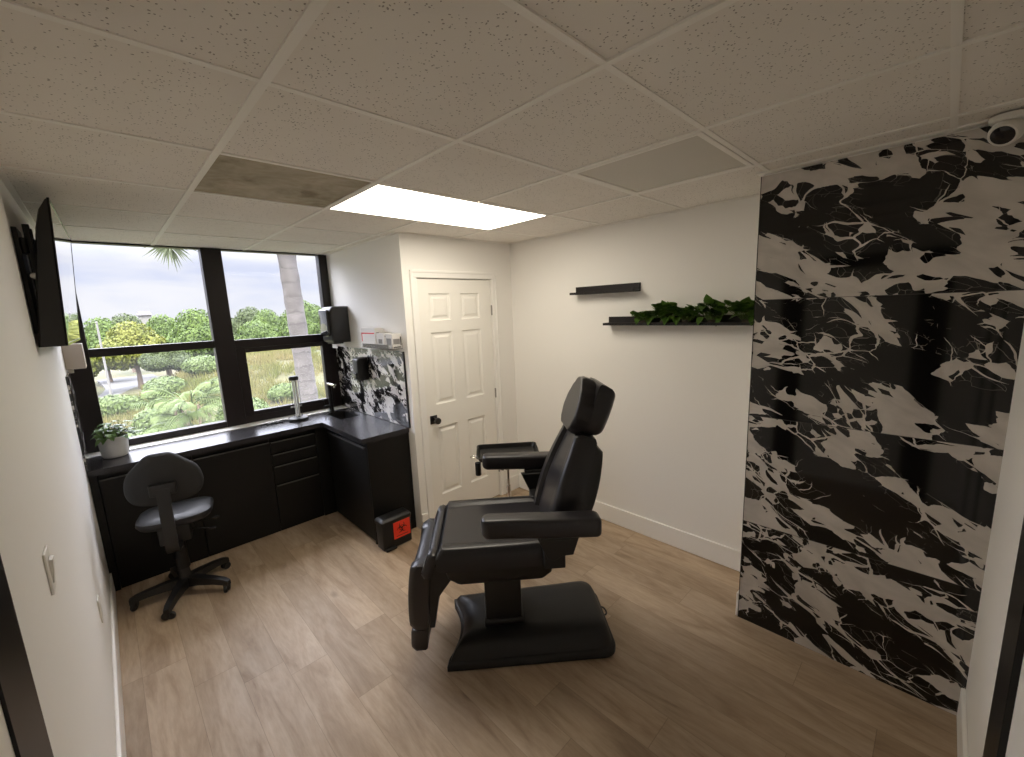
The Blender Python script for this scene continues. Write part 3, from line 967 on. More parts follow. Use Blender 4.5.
# biohazard symbol: three open rings and a centre ring, drawn flat on the label
bm = bmesh.new()
def ring(cx, cz, r0, r1, a0, a1, n=20):
    pr_ = None
    for i in range(n + 1):
        a = a0 + (a1 - a0) * i / n
        t = abs((i / n) - 0.5) * 2
        rr0 = r0 + (r1 - r0) * 0.75 * max(0, t - 0.45) / 0.55
        q = [bm.verts.new((cx + r * math.cos(a), -BD / 2 - 0.0054, cz + r * math.sin(a))) for r in (rr0, r1)]
        if pr_:
            bm.faces.new((pr_[0], pr_[1], q[1], q[0]))
        pr_ = q
sx, sz, u = 0.036, 0.146, 0.0225
for k in range(3):
    a = PI / 2 + k * 2 * PI / 3
    ring(sx + u * math.cos(a), sz + u * math.sin(a), 0.0150, 0.0235, a + 0.62 - 2 * PI, a - 0.62)
ring(sx, sz, 0.018, 0.0222, 0, 2 * PI, 36)
ring(sx, sz, 0.0035, 0.0075, 0, 2 * PI, 16)
box(bm, sx - 0.050, sx + 0.050, -BD / 2 - 0.0056, -BD / 2 - 0.0044, 0.086, 0.090)
obj('biohazard_symbol', bm, 'ink', lb)

# germicidal lamp on the counter
o = empty('germicidal_lamp', (0.193, 1.590, CT1))
tag(o, 'upright tubular lamp with black cap and black base on the counter', 'lamp')
obj('base', lathe(bmesh.new(), [(0, 0), (0.080, 0), (0.085, 0.006), (0.082, 0.022), (0.060, 0.031), (0, 0.033)], 28), 'basecover', o, 35)
for k in range(4):
    a = PI / 4 + k * PI / 2
    bm = bmesh.new()
    tube(bm, [(0.016 * math.cos(a), 0.016 * math.sin(a), 0.03), (0.016 * math.cos(a), 0.016 * math.sin(a), 0.37)], 0.0062, 10)
    obj('lamp_tube', bm, 'tube', o, 40)
for k in range(4):
    a = k * PI / 2
    bm = bmesh.new()
    tube(bm, [(0.034 * math.cos(a), 0.034 * math.sin(a), 0.03), (0.034 * math.cos(a), 0.034 * math.sin(a), 0.375)], 0.0022, 6)
    obj('guard_rod', bm, 'blackmetal', o, 40)
obj('cap', lathe(bmesh.new(), [(0, 0.370), (0.038, 0.370), (0.040, 0.375), (0.040, 0.398), (0.034, 0.405), (0, 0.406)], 24), 'blackplastic', o, 35)
bm = bmesh.new()
pts = []
for i in range(60):
    t = i / 59
    pts.append((0.088 - 0.17 * t + 0.018 * math.cos(9 * PI * t), 1.640 + 0.032 * math.sin(7 * PI * t) * (1 - .3 * t), CT1 + 0.0056 + 0.003 * (i % 7 == 3)))
tube(bm, pts, 0.0056, 6)
tag(obj('power_cord', bm, 'blackplastic', None, 40), 'black power cord loosely coiled on the counter beside the lamp', 'cord')

# ------------------------------------------------------------------ potted plant
def leaf(bm, base, direction, L, W, droop=0.3, up=Vector((0, 0, 1)), mat=0, heart=True, curl=0.25):
    d = direction.normalized()
    s = d.cross(up)
    if s.length < 1e-3:
        s = d.cross(Vector((1, 0, 0)))
    s.normalize()
    n = s.cross(d).normalized()
    prof = ([(0.0, 0.0), (0.03, 0.42), (0.18, 0.92), (0.36, 1.0), (0.58, 0.78), (0.80, 0.38), (1.0, 0.0)] if heart else
            [(0.0, 0.0), (0.12, 0.45), (0.35, 1.0), (0.6, 0.85), (0.82, 0.45), (1.0, 0.0)])
    rows = []
    for t, wd in prof:
        c = base + d * (L * t) - Vector((0, 0, 1)) * (droop * L * t * t)
        h = n * (curl * W * 0.5 * wd)
        if wd == 0:
            rows.append([bm.verts.new(c)])
        else:
            rows.append([bm.verts.new(c + s * (W / 2 * wd) + h), bm.verts.new(c), bm.verts.new(c - s * (W / 2 * wd) + h)])
    for a, b in zip(rows, rows[1:]):
        if len(a) == 1 and len(b) == 3:
            f = [bm.faces.new((a[0], b[1], b[0])), bm.faces.new((a[0], b[2], b[1]))]
        elif len(a) == 3 and len(b) == 1:
            f = [bm.faces.new((a[0], a[1], b[0])), bm.faces.new((a[1], a[2], b[0]))]
        else:
            f = [bm.faces.new((a[0], a[1], b[1], b[0])), bm.faces.new((a[1], a[2], b[2], b[1]))]
        for q in f:
            q.material_index = mat

o = empty('potted_plant', (-1.040, 1.600, CT1))
tag(o, 'leafy plant in a ribbed white pot on the counter by the window', 'plant')
bm = bmesh.new()
nn = 72
rings = []
for r, z, rib in ((0.060, 0.0, 0), (0.068, 0.004, 0.3), (0.072, 0.02, 1), (0.081, 0.135, 1), (0.082, 0.145, 0.2), (0.078, 0.147, 0), (0.073, 0.140, 0), (0.070, 0.122, 0)):
    rings.append([((r + (0.0016 * rib if i % 2 else -0.0008 * rib)) * math.cos(2 * PI * i / nn), (r + (0.0016 * rib if i % 2 else -0.0008 * rib)) * math.sin(2 * PI * i / nn), z) for i in range(nn)])
loft(bm, rings)
obj('pot', bm, 'ceramic', o, 50)
obj('soil', lathe(bmesh.new(), [(0, 0.128), (0.04, 0.127), (0.0695, 0.121)], 24), 'soil', o)
rng = random.Random(5)
bm = bmesh.new()
bs = bmesh.new()
for i in range(95):
    a = rng.uniform(0, 2 * PI)
    el = rng.uniform(0.05, 1.35)
    r = rng.uniform(0.05, 0.125)
    root = Vector((rng.uniform(-.04, .04), rng.uniform(-.04, .04), 0.125))
    tip = root + Vector((math.cos(a) * math.cos(el) * r, math.sin(a) * math.cos(el) * r, 0.02 + math.sin(el) * r * 0.85))
    if tip.x < -0.09:
        tip.x = -0.09 + rng.uniform(-.005, .02)
    tube(bs, [root, (root + tip) / 2 + Vector((0, 0, 0.012)), tip], 0.0016, 5)
    d = Vector((math.cos(a), math.sin(a), rng.uniform(-0.2, 0.45)))
    if tip.x < -0.06:
        d.x = abs(d.x) * .4
    leaf(bm, tip, d, rng.uniform(0.045, 0.068), rng.uniform(0.032, 0.046), rng.uniform(0.1, 0.6), heart=True)
obj('foliage', bm, 'leaf_pot', o, 60)
obj('stems', bs, 'stem', o, 60)

# ------------------------------------------------------------------ wall ledges with pothos
def ledge(name, y0, y1, z, label):
    o = empty(name, (XR - 0.0005, (y0 + y1) / 2, z))
    tag(o, label, 'shelf', 'dark wall ledges')
    hl = (y1 - y0) / 2
    obj('shelf_board', boxbm(-0.10, 0, -hl, hl, 0, 0.018, 0.001), 'shelfwood', o)
    obj('back_board', boxbm(-0.016, 0, -hl, hl, 0.018, 0.062, 0.001), 'shelfwood', o)
    return o
ledge('wall_shelf', -0.910, -0.337, 1.895, 'short empty dark wall ledge above the plant ledge')
ledge('wall_shelf', -1.790, -0.650, 1.652, 'long dark wall ledge carrying leafy green plants')
rng = random.Random(21)
pspots = [(-0.98, 0.055, 0.62, 0.095, 'pale small-leaved trailing plant at the left end of the long ledge'),
          (-1.13, 0.100, 1.0, 0.080, 'trailing green plant, second from the left end of the long ledge, one upright leaf'),
          (-1.285, 0.060, 0.85, 0.084, 'low dense green trailing plant near the middle of the long ledge'),
          (-1.445, 0.130, 1.0, 0.094, 'tallest green trailing plant on the long ledge, with a heart-shaped top leaf'),
          (-1.650, 0.100, 1.15, 0.112, 'broad-leaved green trailing plant on the long ledge beside the marble')]
for y, ht, sz, hw_p, lab in pspots:
    o = empty('pothos_plant', (XR - 0.058, y, 1.670))
    tag(o, lab, 'plant', 'plants on the long wall ledge')
    bm = bmesh.new(); bs = bmesh.new()
    nL = int(30 + 22 * sz)
    for i in range(nL):
        if i < 2:
            dy, hz = rng.uniform(-.03, .03), ht * (0.80 - 0.16 * i)
            Ls = 0.092 * sz
            d = Vector((-0.35, rng.uniform(-.55, .25), 0.95))
        else:
            dy = rng.uniform(-hw_p, hw_p) * 0.95
            hz = rng.uniform(0.25, 1.0) * min(ht, 0.085) + 0.020
            Ls = rng.uniform(0.055, 0.080) * (0.7 + 0.3 * sz)
            a = rng.uniform(-1.3, 1.3)
            d = Vector((-math.cos(a) * 0.7, math.sin(a), rng.uniform(-0.15, 0.9)))
        if i > nL - 3:
            hz, Ls = 0.035, 0.06
            d = Vector((-0.4, rng.uniform(-.6, .6), -0.45))
        dy = max(-hw_p, min(hw_p, dy))
        root = Vector((rng.uniform(-.015, .015), dy * 0.35, 0.012))
        tip = Vector((rng.uniform(-.030, .010), dy, hz))
        if abs(dy + d.normalized().y * Ls) > hw_p:
            d.y = -d.y * 0.6
        tube(bs, [root, (root + tip) / 2 + Vector((0, 0, .006)), tip], 0.0015, 5)
        leaf(bm, tip, d, Ls, Ls * rng.uniform(0.74, 0.92), rng.uniform(0.02, 0.30), curl=rng.uniform(.2, .6))
    obj('foliage', bm, 'leaf_pothos', o, 60)
    obj('stems', bs, 'stem', o, 60)
    bmz = bmesh.new()
    lathe(bmz, [(0, -0.0003), (0.036, -0.0003), (0.036, 0.010), (0.028, 0.016), (0, 0.018)], 16)
    obj('root_ball', bmz, 'soil', o, 40)

# ------------------------------------------------------------------ left wall: television on its arm
SCR = {'NT': Vector((-1.066, 0.08, 2.325)), 'NB': Vector((-1.100, 0.08, 1.732)), 'FT': Vector((-1.040, 1.20, 2.325)), 'FB': Vector((-1.088, 1.20, 1.730))}
tvo = empty('television', (-1.10, 0.64, 1.73))
tag(tvo, 'flat black television on a wall bracket high on the left wall', 'television')
base = Vector(tvo.location)
def tvp(u, v, dep):
    """u along the wall 0..1, v up 0..1, dep behind the screen (towards the wall)"""
    a = SCR['NB'].lerp(SCR['FB'], u); b = SCR['NT'].lerp(SCR['FT'], u)
    p = a.lerp(b, v)
    return p + Vector((-dep, 0, 0)) - base
bm = bmesh.new()
prof = [(0.0, 0.004), (0.0, 0.084), (0.30, 0.074), (0.55, 0.062), (0.80, 0.048), (0.92, 0.034), (0.985, 0.014), (1.0, 0.003)]
rings = []
for u in (0.0, 0.012, 0.5, 0.988, 1.0):
    k = 0.9 if u in (0.0, 1.0) else 1.0
    rings.append([tvp(u, v, d * k) for v, d in prof])
loft(bm, rings)
obj('back_shell', bm, 'blackplastic', tvo, 30)
bm = bmesh.new()
def quadbox(u0, u1, v0, v1, d0, d1):
    vs = [bm.verts.new(tvp(u, v, d)) for u in (u0, u1) for v in (v0, v1) for d in (d0, d1)]
    for f in ((0, 1, 3, 2), (4, 6, 7, 5), (0, 4, 5, 1), (2, 3, 7, 6), (0, 2, 6, 4), (1, 5, 7, 3)):
        bm.faces.new([vs[i] for i in f])
for a in ((0, 1, 0, .018), (0, 1, .985, 1), (0, .010, .018, .985), (.990, 1, .018, .985)):
    quadbox(*a, -0.0015, 0.006)
obj('bezel', bm, 'glossblack', tvo)
bm = bmesh.new()
quadbox(0.010, 0.990, 0.018, 0.985, 0.0, 0.004)
obj('screen', bm, 'screen', tvo)

o = empty('tv_wall_mount', (XL, 0.23, 2.0))
tag(o, 'black folding wall bracket between the left wall and the television', 'wall bracket')
obj('wall_plate', boxbm(0.0005, 0.016, -0.10, 0.06, -0.21, 0.21, 0.002), 'blackmetal', o)
for zz in (0.14, -0.14):
    bm = bmesh.new()
    box(bm, 0.010, 0.034, -0.085, 0.05, zz - 0.022, zz + 0.022, 0.003)
    lathe(bm, [(0, -.03), (0.012, -.03), (0.012, .03), (0, .03)], 14, T(0.026, -0.085, zz))
    obj('arm', bm, 'blackmetal', o, 40)
for yy in (-0.075, 0.035):
    bm = bmesh.new()
    box(bm, 0.030, 0.050, yy - 0.012, yy + 0.012, -0.20, 0.225, 0.002)
    obj('rail', bm, 'blackmetal', o)
bm = bmesh.new()
tube(bm, smooth_path([(0.036, -0.05, 0.18), (0.058, -0.07, 0.16), (0.052, -0.06, 0.11), (0.060, -0.04, 0.06)], 6), 0.003, 6)
obj('cable', bm, 'blackplastic', o, 50)
obj('tilt_knob', lathe(bmesh.new(), [(0, 0), (0.012, 0), (0.012, .02), (0, .021)], 12, T(0.036, -0.088, 0.02) @ Rx(PI / 2)), 'steel', o, 40)

# small pale box under it near the window
o = empty('wall_speaker', (XL + 0.0005, 1.62, 1.53))
tag(o, 'small beige box fixed to the left wall below the television', 'speaker')
obj('housing', boxbm(0, 0.095, -0.10, 0.10, 0, 0.165, 0.004, 3), 'beige_plastic', o)
obj('foot', boxbm(0.005, 0.030, -0.02, 0.02, -0.03, 0.001, 0.003), 'white_plastic', o)

# switch and outlet on the left wall
o = empty('light_switch', (XL + 0.0003, -0.855, 1.168))
tag(o, 'white light switch on the left wall', 'light switch')
obj('plate', boxbm(0, 0.006, -0.036, 0.036, -0.058, 0.058, 0.002), 'white_plastic', o)
bm = boxbm(-0.004, 0.004, -0.016, 0.016, -0.033, 0.033, 0.001)
bmesh.ops.transform(bm, matrix=T(0.008, 0, 0) @ Ry(0.10), verts=bm.verts[:])
obj('rocker', bm, 'white_plastic', o)
o = empty('wall_outlet', (XL + 0.0003, 0.225, 0.475))
tag(o, 'white power outlet low on the left wall', 'outlet')
obj('plate', boxbm(0, 0.006, -0.036, 0.036, -0.058, 0.058, 0.002), 'white_plastic', o)
for zz in (-0.02, 0.02):
    obj('socket', boxbm(0.005, 0.008, -0.016, 0.016, zz - 0.014, zz + 0.014, 0.001), 'white_plastic', o)

# security camera
o = empty('security_camera', (1.350, -2.570, 2.3965))
o.scale = (0.85, 0.85, 0.85)
tag(o, 'round white security camera under the ceiling in front of the marble', 'camera')
obj('mount', lathe(bmesh.new(), [(0, 0), (0.055, 0), (0.055, -0.018), (0.048, -0.024), (0, -0.024)], 28), 'white_plastic', o, 40)
aim = Vector((-0.70, 0.35, -0.55)).normalized()
mt = T(0, 0, -0.060) @ aim.to_track_quat('Z', 'Y').to_matrix().to_4x4()
obj('body', lathe(bmesh.new(), [(0, -0.048), (0.028, -0.044), (0.046, -0.025), (0.052, 0.0), (0.050, 0.022), (0.044, 0.030), (0.038, 0.030)], 28, mt), 'white_plastic', o, 50)
obj('lens_window', lathe(bmesh.new(), [(0.038, 0.026), (0.037, 0.031), (0.020, 0.036), (0, 0.038)], 24, mt), 'glossblack', o, 50)

# ------------------------------------------------------------------ treatment chair
# local frame: +X towards the head end, +Y away from the viewer's side, origin at the base centre
ang = math.atan2(-0.653, 0.758)
tcx, tcy = 0.016 + 0.758 * 0.43 + 0.653 * 0.24, -0.869 - 0.653 * 0.43 + 0.758 * 0.24
tc = empty('treatment_chair', (tcx, tcy, 0), ang)
tag(tc, 'black vinyl treatment chair with reclined back and leg rest on the oak floor', 'treatment chair')
OX = 0.43
# base: waisted front, rounded rim flange, domed cover
def base_outline(ins):
    pts = []
    L0, L1, W = -0.028 - OX + ins, 0.885 - OX - ins, 0.250 - ins
    # front edge (towards feet), concave
    for i in range(13):
        t = -1 + 2 * i / 12
        pts.append((L0 + 0.085 * (1 - t * t) ** 0.8 + (0.03 * (abs(t) ** 14)), W * t))
    # far side to rear, rounded rear corners
    r = 0.07
    for a0, cy_ in ((90, W - r), (0, -W + r)):
        for i in range(7):
            a = math.radians(a0 - 90 * i / 6)
            pts.append((L1 - r + r * math.cos(a), cy_ + r * math.sin(a)))
    return pts
def base_h(x):
    t = (x + OX) / 0.87
    return 0.035 * max(0.0, min(1.0, (t - 0.55) / 0.35))
bm = bmesh.new()
rings = []
for ins, z, k in ((0.012, 0.0, 0), (0.0, 0.010, 0), (0.0, 0.038, 0), (0.006, 0.047, 0.0), (0.016, 0.050, 0.1), (0.026, 0.070, 0.6), (0.045, 0.098, 1), (0.08, 0.116, 1), (0.13, 0.124, 1)):
    rings.append([(x, y, z + k * base_h(x)) for x, y in base_outline(ins)])
loft(bm, rings)
obj('base', bm, 'basecover', tc, 40)
bm = bmesh.new()
box(bm, 0.205 - OX, 0.400 - OX, -0.095, 0.095, 0.12, 0.50, 0.008, 3)
box(bm, 0.195 - OX, 0.410 - OX, -0.105, 0.105, 0.118, 0.165, 0.010, 3)
obj('column', bm, 'blackplastic', tc, 35)
# shroud under the seat
bm = bmesh.new()
rings = []
for (x0, x1, hw, z) in ((0.15, 0.46, 0.16, 0.455), (0.07, 0.52, 0.235, 0.480), (0.035, 0.550, 0.264, 0.525), (0.02, 0.552, 0.270, 0.585)):
    rings.append([(x - OX, y, z) for x, y in rrect(x1 - x0, 2 * hw, 0.03, 4, (x0 + x1) / 2, 0)])
loft(bm, rings)
obj('seat_frame', bm, 'blackplastic', tc, 35)

def cushion(L, prof_w, prof_d, bolster, thick, nu=24, nv=37, panel=0.62, er=0.035, dip=0.0, groove=0.008, panel_drop=0.010):
    """cushion lying in XY: length L along X (0..L), half width prof_w(t), thickness along +Z; returns rings"""
    rings = []
    for i in range(nu + 1):
        t = i / nu
        x = L * t
        # end rounding
        dx = min(x, L - x)
        k = 1.0 if dx >= er else math.sqrt(max(0.0, 1 - ((er - dx) / er) ** 2))
        hw = prof_w(t)
        top = []
        for j in range(nv):
            s = -1 + 2 * j / (nv - 1)
            y = hw * s
            e = hw - abs(y)
            ke = 1.0 if e >= er else math.sqrt(max(0.0, 1 - ((er - e) / er) ** 2))
            a = abs(s)
            zz = thick * prof_d(t)
            if bolster:
                if a < panel - 0.03:
                    zz -= panel_drop
                elif a < panel + 0.05:
                    g = (a - (panel - 0.03)) / 0.08
                    zz -= panel_drop * (1 - g) + groove * math.sin(PI * g) ** 2
                zz -= dip * (1 - a * a)
            rz_ = er + (zz - er) if False else zz
            z = (zz - er * 1.2) + er * 1.2 * min(k, ke) if True else zz
            top.append((x, y, z))
        bot = [(x, hw * s * 0.985, 0.012 * (1 - k)) for s in [1 - 2 * j / 12 for j in range(13)]]
        rings.append(top + bot)
    return rings
def clean_loft(bm, rings):
    loft(bm, rings)
    bmesh.ops.remove_doubles(bm, verts=bm.verts[:], dist=1e-5)

bm = bmesh.new()
rings = cushion(0.572, lambda t: 0.283 + 0.004 * math.sin(PI * t), lambda t: 1.0, True, 0.112, panel=0.70, er=0.032, panel_drop=0.012)
rings = [[Vector((x - 0.012 - OX, y, z + 0.578)) for x, y, z in r] for r in rings]
clean_loft(bm, rings)
obj('seat_cushion', bm, 'leather', tc, 50)
# knee roll just in front of the seat
bm = bmesh.new()
rings = cushion(0.13, lambda t: 0.268, lambda t: 1.0, True, 0.05, nu=14, panel=0.70, er=0.02, panel_drop=0.006)
mt = T(0.0 - OX, 0, 0.655) @ Ry(math.radians(112))
mt = Matrix(mt)
rings = [[mt @ Vector((x, -y, -z)) for x, y, z in r] for r in rings]
clean_loft(bm, rings)
obj('knee_pad', bm, 'leather', tc, 50)
# leg rest, hanging down in front
bm = bmesh.new()
rings = cushion(0.360, lambda t: 0.242 - 0.020 * t, lambda t: 1.0 + 0.10 * math.sin(PI * t), True, 0.095, nu=20, panel=0.68, er=0.030, panel_drop=0.012)
mt = T(-0.050 - OX, 0, 0.590) @ Ry(math.radians(95.5))
rings = [[mt @ Vector((x, -y, -z)) for x, y, z in r] for r in rings]
clean_loft(bm, rings)
lr = obj('leg_rest', bm, 'leather', tc, 50)
bm = bmesh.new()
prism(bm, [(-0.075 - OX, 0.235), (-0.050 - OX, 0.235), (-0.020 - OX, 0.40), (0.055 - OX, 0.50), (0.055 - OX, 0.575), (-0.065 - OX, 0.575)], 0.43, T(0, 0.215, 0) @ Rx(PI / 2), 0.008, 2)
obj('leg_rest_plate', bm, 'blackplastic', lr)
bm = bmesh.new()
rings = cushion(0.112, lambda t: 0.212, lambda t: 1.0, False, 0.088, nu=14, er=0.025)
mt = T(-0.086 - OX, 0, 0.220) @ Ry(math.radians(94))
rings = [[mt @ Vector((x, -y, -z)) for x, y, z in r] for r in rings]
clean_loft(bm, rings)
obj('foot_rest', bm, 'leather', tc, 50)
bm = bmesh.new()
box(bm, -0.15 - OX, -0.11 - OX, -0.17, 0.17, 0.200, 0.25, 0.003)
obj('foot_rest_slide', bm, 'chrome', tc)

# backrest: leans back about 22 degrees
rec = math.radians(19.5)
bd = Vector((math.sin(rec), 0, math.cos(rec)))           # up along the back
bn = Vector((-math.cos(rec), 0, math.sin(rec)))          # out of its front face
def place_back(rings, origin, d=None, n=None):
    d = d or bd; n = n or bn
    return [[origin + d * x + Vector((0, -1, 0)) * y + n * z for x, y, z in r] for r in rings]
def bw_(t):
    if t < 0.30:
        return 0.225 + 0.028 * math.sin(PI / 2 * t / 0.30)
    return 0.253 - 0.095 * ((t - 0.30) / 0.70) ** 1.6
bm = bmesh.new()
th = 0.130
rings = cushion(0.60, bw_, lambda t: 0.88 + 0.12 * math.sin(PI * min(1, t * 1.1)), True, th, nu=34, panel=0.62, er=0.030, panel_drop=0.022, groove=0.014)
o0 = Vector((0.486 - OX, 0, 0.630)) - bn * th
clean_loft(bm, place_back(rings, o0))
br_ = obj('backrest', bm, 'leather', tc, 50)
bm = bmesh.new()
rings = cushion(0.47, lambda t: bw_(0.12 + 0.78 * t) * (0.90 - 0.10 * t), lambda t: 0.75 + 0.45 * math.sin(PI * t) ** 0.7, False, 0.07, nu=24, er=0.03)
clean_loft(bm, place_back([[(x + 0.09, -y, -z + 0.004) for x, y, z in r] for r in rings], o0))
obj('back_shell', bm, 'blackplastic', br_, 50)
# headrest: shaped pad and its padded rear block
hrec = math.radians(20.0)
hd = Vector((math.sin(hrec), 0, math.cos(hrec)))
hn = Vector((-math.cos(hrec), 0, math.sin(hrec)))
def hw_(t):
    return 0.060 + 0.092 * (math.sin(PI * min(1.0, (t * 0.80 + 0.13))) ** 0.75) if True else 0.14
def headw(t):
    # narrow at the foot, widest a third up, tapering to a rounded top
    pts = [(0, 0.090), (0.15, 0.138), (0.35, 0.160), (0.55, 0.150), (0.75, 0.114), (0.90, 0.070), (1.0, 0.034)]
    for (a, va), (b, vb) in zip(pts, pts[1:]):
        if t <= b:
            u = (t - a) / (b - a); u = u * u * (3 - 2 * u)
            return va + (vb - va) * (0.5 * u + 0.5 * (t - a) / (b - a))
    return pts[-1][1]
bm = bmesh.new()
ho = Vector((0.658 - OX, 0, 1.185))
rings = cushion(0.285, headw, lambda t: 1.0, False, 0.078, nu=30, er=0.020)
clean_loft(bm, place_back(rings, ho - hn * 0.082, hd, hn))
obj('headrest', bm, 'leather', tc, 50)
bm = bmesh.new()
rings = cushion(0.262, lambda t: 0.104 + 0.036 * math.sin(PI * (0.1 + 0.8 * t)), lambda t: 1.0, False, 0.110, nu=30, er=0.060)
clean_loft(bm, place_back([[(x + 0.022, -y, -z) for x, y, z in r] for r in rings], ho - hn * 0.080, hd, hn))
obj('headrest_back', bm, 'leather', tc, 50)
bm = bmesh.new()
p0 = o0 + bd * 0.50 - bn * 0.01
p1 = ho - hn * 0.10 + hd * 0.06
for yy in (-0.05, 0.05):
    tube(bm, [p0 + Vector((0, yy, 0)), p1 + Vector((0, yy, 0))], 0.009, 10)
obj('headrest_rod', bm, 'steel', tc, 50)
# side clip on the back
bm = bmesh.new()
q = o0 + bd * 0.52 + bn * (th * 0.5)
box(bm, q.x - 0.012, q.x + 0.012, 0.196, 0.222, q.z - 0.02, q.z + 0.02, 0.004)
obj('side_knob', bm, 'blackplastic', tc)
# arm rests
for s in (-1, 1):
    bm = bmesh.new()
    x0, x1 = 0.218 - OX, 0.748 - OX
    ol = []
    # plan outline, with a gentle waist on the outer side
    for i in range(9):
        a = math.radians(90 + 180 * i / 8)
        ol.append((x0 + 0.036 + 0.036 * math.cos(a), 0.048 * math.sin(a)))
    ol += [(x0 + 0.16, -0.046), (x0 + 0.30, -0.054), (x1 - 0.07, -0.056)]
    for i in range(7):
        a = math.radians(-90 + 90 * i / 6)
        ol.append((x1 - 0.030 + 0.030 * math.cos(a), -0.026 + 0.030 * math.sin(a)))
    for i in range(7):
        a = math.radians(0 + 90 * i / 6)
        ol.append((x1 - 0.030 + 0.030 * math.cos(a), 0.018 + 0.030 * math.sin(a)))
    if s > 0:
        ol = [(x, -y) for x, y in ol]
    prism(bm, ol, 0.088, T(0, s * 0.402, 0), 0.020, 4)
    for v in bm.verts:
        t = (v.co.x - x0) / (x1 - x0)
        v.co.z += 0.826 - 0.022 * t
    ar = obj('armrest', bm, 'leather', tc, 45)
    bm = bmesh.new()
    ol2 = [(0.455 - OX, 0.80), (0.675 - OX, 0.80), (0.635 - OX, 0.675), (0.585 - OX, 0.672), (0.545 - OX, 0.648), (0.515 - OX, 0.66)]
    prism(bm, ol2, 0.035, T(0, s * 0.345 + 0.0175, 0) @ Rx(PI / 2), 0.006, 2)
    box(bm, 0.50 - OX, 0.60 - OX, min(s * 0.22, s * 0.345), max(s * 0.22, s * 0.345), 0.60, 0.70, 0.006)
    box(bm, 0.48 - OX, 0.64 - OX, min(s * 0.34, s * 0.42), max(s * 0.34, s * 0.42), 0.785, 0.815, 0.004)
    obj('armrest_bracket', bm, 'blackplastic', ar)
# hand control lead hanging under the seat front
bm = bmesh.new()
tube(bm, smooth_path([(0.10 - OX, 0.16, 0.53), (0.05 - OX, 0.22, 0.40), (0.0 - OX, 0.26, 0.28), (-0.02 - OX, 0.27, 0.21), (0.02 - OX, 0.27, 0.17), (0.04 - OX, 0.26, 0.24), (0.10 - OX, 0.24, 0.40), (0.22 - OX, 0.16, 0.50)], 8), 0.0045, 6)
obj('control_cable', bm, 'blackplastic', tc, 50)
bm = bmesh.new()
tube(bm, [(0.005 - OX, 0.262, 0.30), (0.025 - OX, 0.275, 0.19)], [0.012, 0.016], 10)
obj('hand_control', bm, 'blackplastic', tc, 50)
bm = bmesh.new()
tube(bm, smooth_path([(0.86 - OX, 0.10, 0.03), (0.895 - OX, 0.08, 0.035), (0.905 - OX, 0.05, 0.02), (0.87 - OX, 0.03, 0.02)], 6), 0.005, 6)
obj('power_lead', bm, 'blackplastic', tc, 50)

# ------------------------------------------------------------------ instrument stand behind the chair
isd = empty('instrument_stand', (0.885, -0.455, 0), ang)
tag(isd, 'black tray table on a chrome post behind the treatment chair', 'tray stand')
bm = bmesh.new()
def tray_ring(w, d, r, z):
    return [(x, y, z) for x, y in rrect(w, d, r, 5)]
TW, TD = 0.41, 0.285
loft(bm, [tray_ring(TW - .03, TD - .03, .02, 0.822), tray_ring(TW - .005, TD - .005, .025, 0.848), tray_ring(TW + .012, TD + .012, .03, 0.850),
          tray_ring(TW + .012, TD + .012, .03, 0.853), tray_ring(TW - .008, TD - .008, .024, 0.851), tray_ring(TW - .032, TD - .032, .019, 0.826)], cap=True)
obj('tray', bm, 'blackmetal', isd, 30)
obj('post', lathe(bmesh.new(), [(0, 0.45), (0.0085, 0.45), (0.0085, 0.822), (0, 0.822)], 16), 'chrome', isd, 40)
obj('outer_tube', lathe(bmesh.new(), [(0, 0.05), (0.0125, 0.05), (0.0125, 0.60), (0, 0.60)], 16), 'chrome', isd, 40)
bm = bmesh.new()
lathe(bm, [(0, 0.772), (0.016, 0.772), (0.018, 0.80), (0.016, 0.822), (0, 0.822)], 14)
obj('collar', bm, 'blackplastic', isd, 40)
bm = bmesh.new()
lathe(bm, [(0, 0), (0.006, 0), (0.006, .028), (0.016, .030), (0.016, .046), (0, .048)], 14, T(-0.01, 0, 0.715) @ Rz(ang) @ Ry(-PI / 2))
obj('clamp_knob', bm, 'blackplastic', isd, 40)
for s in (-1, 1):
    bm = bmesh.new()
    box(bm, -0.02, 0.02, min(0, s * 0.19), max(0, s * 0.19), 0.045, 0.068, 0.004)
    lg = obj('foot_bar', bm, 'chrome', isd)
    bm = bmesh.new()
    for xx in (-0.0,):
        lathe(bm, [(0, -0.011), (0.02, -0.011), (0.0225, -0.006), (0.0225, 0.006), (0.02, 0.011), (0, 0.011)], 18, T(xx, s * 0.18, 0.0225) @ Ry(PI / 2))
        box(bm, xx - 0.014, xx + 0.014, s * 0.18 - 0.008, s * 0.18 + 0.008, 0.02, 0.048, 0.002)
    obj('caster', bm, 'blackplastic', lg, 40)
bm = bmesh.new()
box(bm, 0.0, 0.36, -0.018, 0.018, 0.045, 0.068, 0.004)
lg = obj('foot_bar', bm, 'chrome', isd)
bm = bmesh.new()
lathe(bm, [(0, -0.011), (0.02, -0.011), (0.0225, -0.006), (0.0225, 0.006), (0.02, 0.011), (0, 0.011)], 18, T(0.345, 0, 0.0225) @ Rx(PI / 2))
box(bm, 0.332, 0.358, -0.014, 0.014, 0.02, 0.048, 0.002)
obj('caster', bm, 'blackplastic', lg, 40)
